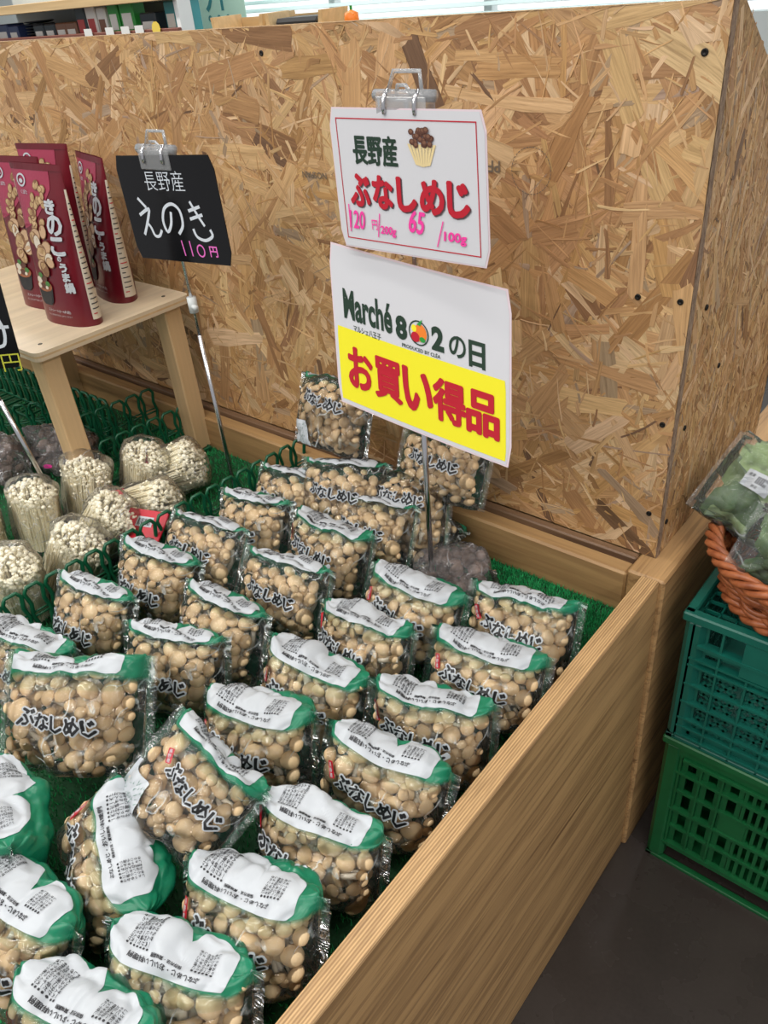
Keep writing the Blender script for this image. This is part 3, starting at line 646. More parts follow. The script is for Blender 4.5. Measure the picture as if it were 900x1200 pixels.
place('c', -.202, -.672, .585, -24, 20, 14, R1+'turned steeply sideways, left of the tilted diamond-wise bag')
place('a2', -.232, -.758, .588, 4, 10, 6, R1+'lower left foreground with a rounded green end')
place('a', -.330, -.722, .592, -20, 8, 0, R1+'white panel cut by the left photo edge, below the large flat bag')
place('f', -.462, -.072, .728, 6, 22, 0, R1+'propped highest against the strand board, left of the yellow sign')
place('d', -.420, -.122, .625, 14, 20, 0, R1+'under the highest bag left of the yellow sign')
place('d', -.295, -.038, .672, 8, 26, 0, R1+'leaning on the strand board directly under the yellow sign')
place('f', -.335, -.082, .612, 18, 30, 0, R1+'beneath the leaning bag, crossed by the sign pole')
place('d', -.455, -.050, .530, 4, 86, 0, R1+'lying flat under the two stacked left of the yellow sign')
place('e', -.318, -.048, .530, -6, 86, 0, R1+'lying flat under the bags behind the sign pole')
# ================================================================== ENOKI PACKS
def enoki_cluster(seed, R=.045, L=.105, n=430, splay=.12):
    r = random.Random(seed); m = MB()
    for k in range(n):
        a = r.uniform(0, 2*PI); q = math.sqrt(r.random())
        if k < n*.6: q = r.uniform(.86, 1.0)
        bx, by = q*R*.82*math.cos(a), q*R*.62*math.sin(a); l = L*(1-.20*q*q)+r.uniform(-.012, .006)
        tx, ty = bx*(1+splay)+r.uniform(-.003, .003), by*(1+splay)+r.uniform(-.003, .003)
        if k < n*.6 and r.random() < .3: l *= r.uniform(.72, .95)
        mx, my = (bx+tx)/2+r.uniform(-.002, .002), (by+ty)/2+r.uniform(-.002, .002)
        m.tube([(bx, by, 0), (mx, my, l*.5), (tx, ty, l)], [.0018, .0017, .0014], 4, 0, caps=False)
        c = r.uniform(.0026, .0044); V = []
        for rr, z in ((.15, .95), (.75, .65), (1, .05), (.55, -.3)):
            for i in range(7): b = 2*PI*i/7; V.append((tx+c*rr*math.cos(b), ty+c*rr*math.sin(b), l+c*z))
        m.add(V, [(i*7+j, (i+1)*7+j, (i+1)*7+(j+1) % 7, i*7+(j+1) % 7) for i in range(3) for j in range(7)]+[tuple(range(7))], 1)
    return m.mesh('enoki_bunch', ['enoki_stem', 'enoki_cap'], True)
def enoki_film(seed, R=.0460, L=.110):
    V = []; n = 26; rows = 22
    for j in range(rows+1):
        f = j/rows; z = -.004+(L+.014)*f
        k = 1 if z < L*.9 else max(.10, 1-((z-L*.9)/(L*.1+.010))**1.8*.9)
        for i in range(n):
            a = 2*PI*i/n; w_ = 1+.11*noise.noise(Vector((math.cos(a)*2, math.sin(a)*2, z*30+seed*5)))+.05*math.sin(a*7+seed+z*60)*(1+1.5*(1-k))
            V.append((R*k*w_*math.cos(a), R*.80*(k if k > .5 else k*.5+.02)*w_*math.sin(a), z))
    F = [(j*n+i, j*n+(i+1) % n, (j+1)*n+(i+1) % n, (j+1)*n+i) for j in range(rows) for i in range(n)]; F.append(tuple(reversed(range(n))))
    return mesh('pack_film', V, F, 'film_enoki', smooth=True)
EC = [enoki_cluster(1), enoki_cluster(2, .047, .100, 450, .1), enoki_cluster(3, .042, .11, 400, .2)]; EF = [enoki_film(1), enoki_film(2), enoki_film(3)]
tgm = MB().box(-.02, .02, -.0005, .0005, -.014, .014); TAG = tgm.mesh('printed_tag', 'ink_red')
def enoki(k, loc, rot, lab, sc=1., tag_=False):
    o = empty('enoki_pack', loc, [R_(a) for a in rot], label=lab, category='mushroom pack', group='enoki packs left of the divider'); o.scale = (sc,)*3
    b = link('enoki_bunch', EC[k], o); b['kind'] = 'stuff'; link('pack_film', EF[k], o)
    if tag_:
        m = MB()
        for j in range(11):
            f0 = lambda a, z: (.0425*math.cos(a), .035*math.sin(a), z)
            a0 = -PI*.98+j*.28; m.add([f0(a0, .002), f0(a0+.28, .002), f0(a0+.28, .035+.004*math.sin(j)), f0(a0, .035+.004*math.sin(j-1))], [(0, 1, 2, 3)])
        m.build('red_base_print', 'ink_red', o)
        m = MB(); g = lambda x, y: (.044*math.sin(x/.044), -.0365*math.cos(x/.044), .052+y); poly_on(m, disc_pts(.0, 0, .012, .007, 14), g); m.build('brand_mark', 'ink_black', o)
        m = MB(); g2 = lambda x, y: (.0445*math.sin(x/.044), -.037*math.cos(x/.044), .052+y); poly_on(m, disc_pts(.0, 0, .009, .0035, 12), g2); m.build('brand_mark_centre', 'ink_red', o)
E1 = 'pack of white enoki mushrooms, '
enoki(0, (-.845, -.405, .490), (-8, 0, 0), E1+'standing at the left photo edge, second row')
enoki(1, (-.838, -.320, .492), (-14, 0, 5), E1+'upright with tall pale stems, left of the stool leg foot')
enoki(0, (-.805, -.235, .492), (-12, 14, 0), E1+'upright at the foot of the stool front leg')
enoki(2, (-.745, -.375, .498), (-22, 36, 0), E1+'leaning right across the red printed packets')
enoki(1, (-.715, -.440, .488), (-14, 26, 10), E1+'behind the divider arch, second nearest of the front row')
enoki(0, (-.710, -.510, .486), (0, 8, 0), E1+'nearest, against the divider at the left edge')
enoki(2, (-.800, -.225, .525), (-18, 72, 22), E1+'lying by the tall green divider, red and black mark', 1., True)
enoki(2, (-.765, -.300, .515), (-10, 74, 14), E1+'lying under the others with red base and barcode', 1., True)
enoki(1, (-.880, -.480, .488), (0, 5, 0), E1+'cut by the left photo edge, lowest left')
m = MB(); m.box(-.014, .014, -.0004, .0004, -.008, .008)
bc = empty('barcode_packet', (-.652, -.325, .556), (R_(-60), R_(0), R_(20)), label='red and white printed barcode packet between the enoki and shimeji bags', category='packet')
MB().box(-.035, .035, .0005, .004, -.03, .02, .001).build('packet_body', 'ink_red', bc); m.build('barcode_panel', 'print_white', bc)
m = MB()
for k in range(12): m.box(-.011+k*.0019, -.011+k*.0019+(.0006 if k % 3 else .0012), -.0008, -.0005, -.006, .005)
m.build('barcode_bars', 'ink_black', bc)
# dark mushroom packs
def dark_pack(loc, rot, lab, seed, W=.085, H=.03, D=.05, mark=True):
    o = empty('brown_mushroom_pack', loc, [R_(a) for a in rot], label=lab, category='mushroom pack')
    B = Bag(W, H, D, seed, n=2.2, wr=1.8); V, F, _ = B.grid(-1, 1, -PI, PI, 44, 50, .0015); link('pack_film', mesh('pack_film', V, F, 'film_dark', smooth=True), o)
    r = random.Random(seed); m = MB()
    for k in range(60):
        u = r.uniform(-.72, .72); t = r.uniform(-PI, PI); p = B.P(u, t, -.012); s_ = r.uniform(.007, .014)
        q = Euler((r.uniform(-1, 1), r.uniform(-1, 1), 0)).to_matrix().to_4x4(); m.lathe([(.1*s_, .5*s_), (.7*s_, .4*s_), (s_, 0), (.8*s_, -.3*s_), (.2*s_, -.4*s_)], 9, 0, Matrix.Translation(p) @ q)
    m.build('mushroom_cluster', 'brown_fungus', o, True)['kind'] = 'stuff'
    if mark:
        f = lambda x, y: B.P(x/W, B.t_of(y), .0022)
        m = MB(); poly_on(m, disc_pts(.02, .012, .007, .005, 12), f); m.build('brand_mark', 'ink_pink', o)
        m = MB(); text_on(m, '国産', .018, f, offset=.02, res=1, center=(-.015, .02), rot=.2); m.build('pack_lettering', 'ink_black', o)
dark_pack((-1.03, -.235, .50), (20, 0, 8), 'clear pack of dark brown mushrooms between the stool leg and the left sign pole', 31)
dark_pack((-1.10, -.34, .51), (15, 0, 20), 'crumpled pack of brown mushrooms at the left edge, before the sign pole', 32)
dark_pack((-.235, -.115, .492), (28, 0, 20), 'dark purplish brown mushroom pack lying on turf behind the sign pole foot', 33, .062, .024, .042, False)
# ================================================================== GREEN DIVIDERS
def loop_mesh(h=.078, w_=.030):
    m = MB(); pts = []
    def side(sx):
        out = []
        for j in range(9):
            f = j/8; z = f*(h-.010); pinch = .0035*math.sin(f*PI*2.0)**2; out.append((sx*(w_/2-.0022-pinch*(1 if f < .98 else 0)), 0, z))
        return out
    L = side(-1); Rr_ = list(reversed(side(1))); arch = [(-w_/2+.005, 0, h-.005), (-w_/4, 0, h-.001), (w_/4, 0, h-.001), (w_/2-.005, 0, h-.005)]
    m.tube(L+arch+Rr_, .0034, 6, flat=.8)
    m.tube([(-w_/2+.003, 0, h*.42), (w_/2-.003, 0, h*.42)], .0018, 5); m.tube([(-w_/2+.003, 0, h*.50), (w_/2-.003, 0, h*.50)], .0015, 5)
    return m.mesh('arch', 'lattice_plastic', True)
def divider(p0, p1, lab, h=.078, base=TURF, dz=0., tilt=0):
    a = Vector((p0[0], p0[1], base)); b = Vector((p1[0], p1[1], base+dz)); L = (b-a).length; n = max(1, round(L/.030)); w_ = L/n
    o = empty('plastic_divider', a, (0, -math.asin(dz/L), math.atan2(b.y-a.y, b.x-a.x)), label=lab, category='divider', group='green plastic arch dividers in the stand')
    lm = loop_mesh(h, w_)
    for k in range(n): link('arch', lm, o, (w_*(k+.5), 0, .004), (R_(tilt), 0, 0))
    m = MB().box(0, L, -.003, .003, 0, .006, .001)
    m.box(0, L, -.045, -.040, 0, .005, .001)
    for k in range(n+1): m.box(w_*k-.0015, w_*k+.0015, -.045, .003, 0, .004)
    m.build('base_rail', 'lattice_plastic', o)
divider((-.64, -.62), (-.60, -.03), 'green arch divider between the enoki packs and the shimeji bags', .084)
divider((-.905, -.235), (-.890, -.045), 'green arch divider right of the stool front leg', .080, TURF, 0)
divider((-1.02, -.20), (-1.00, -.045), 'green arch divider under the stool seat', .085)
divider((-1.55, -.13), (-1.03, -.13), 'long green arch divider left of the stool front leg', .085)
divider((-1.30, -.32), (-1.14, -.14), 'green arch divider behind the crumpled brown pack', .07)
# ================================================================== STOOL
so = empty('wooden_stool', (-1.08, -.165, TURF), label='low pale wooden stool with plywood top carrying red pouches', category='stool')
zt = .78-TURF
m = MB(); n = 8; x0, x1, y0, y1, rr = -.26, .238, -.150, .143, .012; pts = []
for cx, cy, a0 in ((x1-rr, y1-rr, 0), (x0+rr, y1-rr, 90), (x0+rr, y0+rr, 180), (x1-rr, y0+rr, 270)):
    for k in range(5): a = R_(a0+22.5*k); pts.append((cx+rr*math.cos(a), cy+rr*math.sin(a)))
n = len(pts); m.add([(x, y, zt-.014) for x, y in pts]+[(x, y, zt) for x, y in pts], [tuple(reversed(range(n))), tuple(range(n, 2*n))]+[(i, (i+1) % n, (i+1) % n+n, i+n) for i in range(n)])
m.build('plywood_top', 'plywood', so)
MB().add([(x*1.0005-.00004, y*1.001, zt-.0055) for x, y in pts]+[(x*1.0008, y*1.001, zt-.0085) for x, y in pts], [(i, (i+1) % n, (i+1) % n+n, i+n) for i in range(n)]).build('ply_line', 'stool_wood', so)
lg = MB().box(-.017, .017, -.017, .017, 0, zt-.014, .002).mesh('leg', 'stool_wood')
for x, y in ((.205, -.122), (.205, .112), (-.225, -.122), (-.225, .112)): link('leg', lg, so, (x, y, 0))
for x, y in ((.205, -.122), (.205, .112), (.0, -.1)): link('screw', scm, so, (x, y, zt-.0008), (R_(-90), 0, 0))
# ================================================================== RED POUCHES
def pouch(loc, yaw, lab, lean=-3, W=.064, H=.235, full=True, logo=True):
    o = empty('red_pouch', loc, (R_(lean), 0, R_(yaw)), label=lab, category='pouch', group='red hot pot pouches on the stool')
    def S(a, z, off=0.):   # a = angle, 0 front, 90 right
        f = min(max(z/H, 0), 1); d = .026*(1-f**1.6)+.0015; ww = W*(1-.03*math.sin(f*PI)); c_, s_ = math.cos(a), math.sin(a)
        wob = .0012*noise.noise(Vector((a*2, z*40, loc[0]*30)))
        return (ww*sgnpow(s_, .8)+(off)*s_, -(d+wob)*sgnpow(c_, 1.1)-off*c_, z+ (.004*(1-abs(s_))*(1-f)*-1 if z < .002 else 0))
    def grid(a0, a1, z0, z1, na, nz, off, mi=0):
        V = [S(R_(a0+(a1-a0)*i/na), z0+(z1-z0)*j/nz, off) for j in range(nz+1) for i in range(na+1)]
        return V, [(j*(na+1)+i, j*(na+1)+i+1, (j+1)*(na+1)+i+1, (j+1)*(na+1)+i) for j in range(nz) for i in range(na)]
    m = MB(); V, F = grid(-180, 180, 0.0, H, 40, 26, 0); m.add(V, F); m.add([S(R_(a), 0.0005) for a in range(0, 360, 12)], [tuple(range(30))]); m.build('pouch_body', 'red_pouch', o, True)
    def front(off): return lambda x, y: S(math.asin(max(-1, min(1, sgnpow(x/W, 1/.8)))), y, off)
    m = MB(); V, F = grid(74, 125, .010, H*.86, 8, 16, .0008); m.add(V, F); m.build('side_gusset_panel', 'pouch_cream', o)
    m = MB(); V, F = grid(-75, -66, .01, H*.9, 3, 16, .0008); m.add(V, F); m.build('side_gusset_panel', 'pouch_cream', o)
    m = MB()
    for k in range(22):
        z = .018+k*.0078
        if z < H*.83:
            V, F = grid(80, 112 if k % 4 else 96, z, z+.0016, 6, 1, .0013); m.add(V, F, 1 if k % 6 == 0 else 0)
    m.build('nutrition_print', ['ink_grey', 'ink_red'], o)
    m = MB(); z0 = H*.66; V = [S(math.asin(sgnpow(-.95+(min(.55, -.75+2.2*max(0, (q/12))**.6*.75)+.95)*p_/10, 1/.8)), H*(.60+.385*q/12), .0006) for q in range(13) for p_ in range(11)]; m.add(V, [(q*11+p_, q*11+p_+1, (q+1)*11+p_+1, (q+1)*11+p_) for q in range(12) for p_ in range(10)]) ; m.build('pink_corner_print', 'pouch_pink', o)
    r = random.Random(5); f = front(.0012)
    # printed photograph of mushrooms
    m = MB()
    for k in range(40): 
        q = (k//2)/20; r = random.Random(k//2+7); cx = -.020+q*.030+r.uniform(-.016, .014); cy = H*(.60+q*.26)+r.uniform(-.012, .012); s_ = r.uniform(.0050, .0080)*(1.18 if k % 2 == 0 else .92); poly_on(m, disc_pts(cx, cy, s_, s_*.75, 9, r.uniform(0, 3)), lambda x, y, k=k: S(math.asin(max(-1, min(1, sgnpow(x/W, 1/.8)))), y, .001+k*.00003), k % 2)
    for k in range(22):
        q = (k//2)/11; r = random.Random(k//2+70); cx = -.028+.036*r.random(); cy = H*(.60-q*.26); s_ = r.uniform(.0085, .0135)*(1.12 if k % 2 == 0 else .95); poly_on(m, disc_pts(cx+q*.014, cy, s_, s_*.8, 11, r.uniform(0, 3)), lambda x, y, k=k: S(math.asin(max(-1, min(1, sgnpow(x/W, 1/.8)))), y, .0024+k*.00003), 0 if k % 2 == 0 else (2, 2, 1, 3)[(k//2) % 4])
    m.build('mushroom_photo', ['lace_brown', 'cap_photo', 'photo_tan', 'pouch_cream'], o)
    m = MB(); bx, by = -.018, H*.20
    poly_on(m, [(bx-.022, by+.012), (bx+.022, by+.012), (bx+.017, by-.012), (bx+.009, by-.018), (bx-.009, by-.018), (bx-.017, by-.012)], front(.0016), 0)
    poly_on(m, disc_pts(bx, by+.012, .022, .009, 14), front(.0019), 1); 
    for k, (dx, dy, s_, mi) in enumerate(((-.010, .020, .008, 2), (.004, .024, .009, 3), (.012, .016, .006, 4), (-.012, .011, .006, 2), (.001, .012, .007, 3), (.009, .010, .004, 2), (-.004, .028, .006, 4))): poly_on(m, disc_pts(bx+dx, by+dy, s_, s_*.7, 9), front(.0021+k*.0001), mi)
    m.build('bowl_print', ['ink_black', 'photo_broth', 'pouch_cream', 'ink_brown', 'photo_green'], o)
    m = MB(); 
    for ch, cx, cy, s_ in (('き', .030, .178, .019), ('の', .034, .152, .027), ('こ', .034, .122, .024), ('の', .034, .104, .007), ('う', .038, .091, .012), ('ま', .040, .077, .012), ('鍋', .042, .061, .015)): text_on(m, ch, s_, front(.0030), bold=.045, res=2, center=(cx, cy), height=s_*1.02)
    text_on(m, 'ストレート(3～4人前)', .052, front(.0022), offset=.008, res=1, center=(.008, .022)); text_on(m, 'きのこを入れてお召し上がりください', .054, front(.0022), res=1, center=(.008, .015))
    m.build('pouch_lettering', 'print_white', o)['kind'] = 'stuff'; m = MB()
    if logo:
        ring = disc_pts(-.034, H*.90, .0115, .0095, 18); f = front(.002)
        inn = disc_pts(-.034, H*.90, .0085, .0068, 18); m.add([f(*p) for p in ring]+[f(*p) for p in inn], [(i, (i+1) % 18, (i+1) % 18+18, i+18) for i in range(18)])
        poly_on(m, disc_pts(-.034, H*.895, .005, .0032, 10), f); m.build('brand_emblem', 'print_white', o); m = MB(); text_on(m, 'くぼた', .018, f, res=1, center=(-.030, H*.83), offset=.01)
    m.build('brand_lettering', 'print_white', o)
    m = MB(); V, F = grid(-90, 90, H-.009, H-.0005, 20, 1, .0011); m.add(V, F); m.build('top_seal', 'red_pouch', o)
pouch((-.925, -.195, .78), 4, 'red mushroom soup pouch in front, nearest the stool corner')
pouch((-1.035, -.170, .78), 8, 'red mushroom soup pouch at the left photo edge, behind the black sign')
pouch((-.965, -.085, .78), -14, 'red mushroom soup pouch turned aside, rear right of the group', -4, H=.225)
pouch((-1.10, -.085, .78), 10, 'red mushroom soup pouch at the back left, only its top showing', -4, H=.235)
# ================================================================== SIGNS
def quad_map(c, bulge=0., off=0.):
    TL, TR, BR, BL = [Vector(p) for p in c]; N = (TR-TL).cross(BL-TL).normalized()
    if N.y > 0: N = -N
    return lambda a, b, o=0.: (TL*(1-a)*(1-b)+TR*a*(1-b)+BR*a*b+BL*(1-a)*b)+N*(bulge*math.sin(PI*a)*(1-.5*b)+off+o), N
def card(name, lab, cat, quad, mats, bulge=0., th=.0006, round_=.006):
    f, N = quad_map(quad, bulge); ctr = f(.5, 1); o = empty(name, ctr, label=lab, category=cat); TL, TR, BR, BL = [Vector(p) for p in quad]; W = (TR-TL).length; Hh = (BL-TL).length
    g = lambda x, y, off=0.: f(.5+x/W, .5-y/Hh, off)-ctr      # metres from the centre
    def sheet(nm, x0, x1, y0, y1, off, mat, r=round_, thick=0, par=o, na=16):
        m = MB(); V = []
        for j in range(9):
            y = y0+(y1-y0)*j/8; yy = min(y-y0, y1-y); ins = r-math.sqrt(max(0, r*r-(r-yy)**2)) if yy < r else 0
            for i in range(na+1): x = x0+ins+(x1-x0-2*ins)*i/na; V.append(g(x, y, off))
        nn = na+1; F = [(j*nn+i, j*nn+i+1, (j+1)*nn+i+1, (j+1)*nn+i) for j in range(8) for i in range(na)]
        m.add(V, F)
        if thick:
            b = len(V); V2 = [g(*( (x0, y0)), 0) for _ in range(0)]
            back = []
            for j in range(9):
                y = y0+(y1-y0)*j/8; yy = min(y-y0, y1-y); ins = r-math.sqrt(max(0, r*r-(r-yy)**2)) if yy < r else 0
                for i in range(na+1): x = x0+ins+(x1-x0-2*ins)*i/na; back.append(g(x, y, off-thick))
            m.add(back, [tuple(reversed(q)) for q in F])
            rim = [i for i in range(nn)]+[j*nn+na for j in range(1, 9)]+[8*nn+i for i in range(na-1, -1, -1)]+[j*nn for j in range(7, 0, -1)]
            m.F += [(rim[i], rim[(i+1) % len(rim)], rim[(i+1) % len(rim)]+b, rim[i]+b) for i in range(len(rim))]; m.m += [0]*len(rim)
        return m.build(nm, mat, par)
    return o, g, sheet, W, Hh
Q1 = [(-.350, -.149, 1.093), (-.150, -.158, 1.095), (-.137, -.171, .959), (-.336, -.163, .957)]
o, g, sheet, W, Hh = card('price_card', 'upper white price card with red border and pink handwritten prices', 'price card', Q1, None, .001)
sheet('laminate_edge', -W/2, W/2, -Hh/2, Hh/2, 0, 'card_edge', .005, .0008); sheet('card_face', -W/2+.0015, W/2-.0015, -Hh/2+.0015, Hh/2-.0015, .0004, 'card_white', .005)
m = MB(); L = lambda off: (lambda x, y: g(x, y, off)); bw, bh, tk = W/2-.010, Hh/2-.0095, .0011
for x0, x1, y0, y1 in ((-bw, bw, bh-tk, bh), (-bw, bw, -bh, -bh+tk), (-bw, -bw+tk, -bh, bh), (bw-tk, bw, -bh, bh)):
    nx = 10; m.add([g(x0+(x1-x0)*i/nx, y, .0008) for y in (y0, y1) for i in range(nx+1)], [(i, i+1, i+nx+2, i+nx+1) for i in range(nx)])
m.build('red_border', 'ink_red', o)
m = MB(); text_on(m, '長野産', .060, L(.0009), bold=.038, res=4, center=(-.038, .030), height=.027); m.build('origin_lettering', 'ink_green', o)
for off, dx, mt, nm in ((.0009, .0012, 'ink_shadow', 'title_shadow'), (.0013, 0, 'ink_red', 'title_lettering')):
    m = MB()
    for k, ch in enumerate('ぶなしめじ'): text_on(m, ch, (.027, .026, .023, .028, .024)[k], L(off), bold=.048, res=3, center=(-.064+.0325*k+dx, -.009-dx), height=.030)
    m.build(nm, mt, o)
m = MB()
def stroke(mb, pts, wd, f, mi=0):
    P = [Vector((p[0], p[1])) for p in pts]; Vv = []
    for i, p in enumerate(P):
        d = (P[min(i+1, len(P)-1)]-P[max(i-1, 0)]).normalized(); n_ = Vector((-d.y, d.x))*wd/2; Vv += [f(p.x+n_.x, p.y+n_.y), f(p.x-n_.x, p.y-n_.y)]
    mb.add(Vv, [(2*i, 2*i+1, 2*i+3, 2*i+2) for i in range(len(P)-1)], mi)
f = L(.0016)
text_on(m, '120', .022, f, bold=.022, res=3, center=(-.072, -.039), height=.018, shear=.12); stroke(m, [(-.083, -.024), (-.0835, -.052)], .0014, f)
text_on(m, '円', .008, f, offset=.015, res=3, center=(-.047, -.042), height=.010); stroke(m, [(-.0385, -.030), (-.043, -.054)], .0013, f)
text_on(m, '200g', .021, f, bold=.03, res=3, center=(-.028, -.047), height=.010, shear=.1); text_on(m, '65', .019, f, bold=.03, res=3, center=(.012, -.034), height=.021, shear=.15, rot=-.08)
stroke(m, [(.046, -.030), (.037, -.055)], .0013, f); text_on(m, '100g', .027, f, bold=.03, res=3, center=(.060, -.045), height=.011, shear=.1)
m.build('handwritten_price', 'ink_pink', o)
m = MB(); r = random.Random(3); cx, cy = .024, .034
for k in range(8): a = -.5+k/7; m.add([g(cx+a*.016, cy-.016+.003*abs(a), .0010+.00002*k), g(cx+a*.016+.0022, cy-.016+.003*abs(a), .001+.00002*k), g(cx+a*.032+.0024, cy+.004, .001+.00002*k), g(cx+a*.032-.0012, cy+.004, .001+.00002*k)], [(0, 1, 2, 3)], 1)
for k in range(30): a, b = r.uniform(-1, 1), r.uniform(0, 1); poly_on(m, disc_pts(cx+a*.0155*(1-.3*b), cy+.003+b*.014, .0034, .0028, 10), lambda x, y, k=k: g(x, y, .0013+.00003*k), 0); poly_on(m, disc_pts(cx+a*.0155*(1-.3*b), cy+.0036+b*.014, .0022, .0016, 8), lambda x, y, k=k: g(x, y, .0013+.00003*k+.000015), 2)
m.build('mushroom_drawing', ['ink_brown', 'ink_cream', 'goods_brown'], o)
Q2 = [(-.406, -.115, .941), (-.150, -.112, .918), (-.121, -.156, .731), (-.376, -.159, .754)]
eye = M.translation; Q2 = [tuple(eye+(Vector(p)-eye)*.948) for p in Q2]
o, g, sheet, W, Hh = card('promotion_card', 'lower white and yellow card with large red Japanese lettering, slanting down to the right', 'sign card', Q2, None, .006)
L = lambda off: (lambda x, y: g(x, y, off))
sheet('laminate_edge', -W/2, W/2, -Hh/2, Hh/2, 0, 'card_edge', .004, .0008); sheet('card_face', -W/2+.002, W/2-.002, -Hh/2+.002, Hh/2-.002, .0004, 'card_white', .004)
sheet('yellow_panel', -W/2+.006, W/2-.006, -Hh/2+.006, -.000, .0008, 'ink_yellow', .001)
m = MB()
for k, ch in enumerate('お買い得品'): text_on(m, ch, (.036, .038, .038, .040, .038)[k], L(.0014), bold=.042, res=3, center=(-.082+.0425*k, -.043), height=.045)
m.build('sale_lettering', 'ink_red', o)
m = MB(); ty = .022
text_on(m, 'Marché', .074, L(.0010), offset=.030, res=4, center=(-.066, ty+.006), height=.034); text_on(m, '8', .016, L(.001), offset=.05, res=4, center=(-.016, ty), height=.026); text_on(m, '2', .016, L(.001), offset=.05, res=4, center=(.033, ty), height=.026)
ring = disc_pts(.008, ty, .0135, .0135, 24); inn = disc_pts(.008, ty, .0120, .0120, 24); m.add([g(*p, .001) for p in ring]+[g(*p, .001) for p in inn], [(i, (i+1) % 24, (i+1) % 24+24, i+24) for i in range(24)])
text_on(m, 'マルシェ八王子', .042, L(.001), res=2, center=(-.068, ty-.019), height=.0075, offset=.01); text_on(m, 'PRODUCED BY CLÉA', .052, L(.001), res=2, center=(.010, ty-.018), height=.0050, offset=.012)
text_on(m, 'の', .021, L(.001), offset=.02, res=4, center=(.058, ty-.002), height=.023); text_on(m, '日', .020, L(.001), offset=.035, res=4, center=(.082, ty-.004), height=.028); m.build('logo_lettering', 'ink_green', o)
m = MB(); poly_on(m, disc_pts(.0105, ty+.0005, .0085, .0095, 16), L(.0012), 0); poly_on(m, disc_pts(.0035, ty-.005, .0058, .0055, 14), L(.0014), 1); poly_on(m, disc_pts(.002, ty+.004, .0035, .004, 10), L(.0013), 2); poly_on(m, [(.006, ty+.009), (.014, ty+.016), (.011, ty+.008)], L(.0015), 3); poly_on(m, disc_pts(.013, ty-.006, .004, .003, 10), L(.0014), 3); m.build('fruit_emblem', ['ink_orange', 'ink_red', 'ink_yellow', 'goods_green'], o)
Q3 = [(-.726, -.175, 1.033), (-.547, -.155, 1.039), (-.541, -.157, .905), (-.720, -.177, .900)]
o, g, sheet, W, Hh = card('black_price_board', 'black board with white handwriting for enoki, clipped beside the red pouches', 'price board', Q3, None, .001)
sheet('board_face', -W/2, W/2, -Hh/2, Hh/2, 0, 'board_black', .006, .0012)
L = lambda off: (lambda x, y: g(x, y, off)); f = L(.0005)
m = MB(); text_on(m, '長野産', .073, f, offset=-.008, res=3, center=(-.003, .036), height=.024, rot=.0)
def S_(pts, wd=.004, sm=4):
    # smooth brush stroke through points given in board units
    P = [Vector(p).to_2d() if len(p) > 2 else Vector(p) for p in pts]; out = []
    for i in range(len(P)-1):
        a, b, c, d = P[max(i-1, 0)], P[i], P[i+1], P[min(i+2, len(P)-1)]
        for k in range(sm): q = k/sm; out.append(.5*((2*b)+(c-a)*q+(2*a-5*b+4*c-d)*q*q+(3*b-a-3*c+d)*q**3))
    out.append(P[-1]); stroke(m, out, wd, f)
S_([(-.062, .014), (-.049, .002)]); S_([(-.066, -.008), (-.048, .000), (-.045, -.002), (-.056, -.020), (-.066, -.034)], .0042); S_([(-.054, -.018), (-.049, -.024), (-.045, -.034), (-.036, -.034), (-.029, -.026)])
S_([(-.003, -.002), (-.008, -.018), (-.018, -.028), (-.022, -.014), (-.014, .002), (.002, .008), (.014, .000), (.014, -.018), (.003, -.030)], .0042)
S_([(.030, .000), (.052, .006)]); S_([(.030, -.010), (.054, -.004)]); S_([(.036, .012), (.046, -.006), (.054, -.018)], .0038); S_([(.032, -.022), (.036, -.032), (.050, -.036), (.064, -.030), (.062, -.022)])
m.build('chalk_lettering', 'chalk_white', o)
m = MB(); stroke(m, [(.004, -.038), (.006, -.058)], .0020, f); stroke(m, [(.019, -.038), (.020, -.058)], .0020, f)
P0 = disc_pts(.037, -.050, .0065, .0075, 16); stroke(m, P0+[P0[0]], .0020, f); text_on(m, '円', .014, f, offset=.02, res=3, center=(.060, -.050), height=.014); m.build('pink_price', 'chalk_pink', o)
Q4 = [(-.916, -.470, .925), (-.777, -.355, .925), (-.790, -.360, .790), (-.929, -.475, .790)]
o, g, sheet, W, Hh = card('black_price_board', 'black price board cut by the left photo edge, with yellow pen mark', 'price board', Q4, None, .001)
sheet('board_face', -W/2, W/2, -Hh/2, Hh/2, 0, 'board_black', .006, .0012); L = lambda off: (lambda x, y: g(x, y, off)); f = L(.0005)
m = MB(); S_([(.048, -.008), (.086, -.008)], .0045); S_([(.072, .012), (.078, -.012), (.074, -.032), (.064, -.036)], .0045); S_([(-.05, .02), (.0, .03), (.01, -.03)], .0045); text_on(m, '産', .03, f, res=2, center=(.05, .045)); m.build('chalk_lettering', 'chalk_white', o)
m = MB(); text_on(m, '円', .026, f, offset=-.005, res=3, center=(.076, -.060), height=.026); text_on(m, '0', .014, f, offset=0, res=3, center=(.05, -.06), height=.022); m.build('yellow_price', 'chalk_yellow', o)
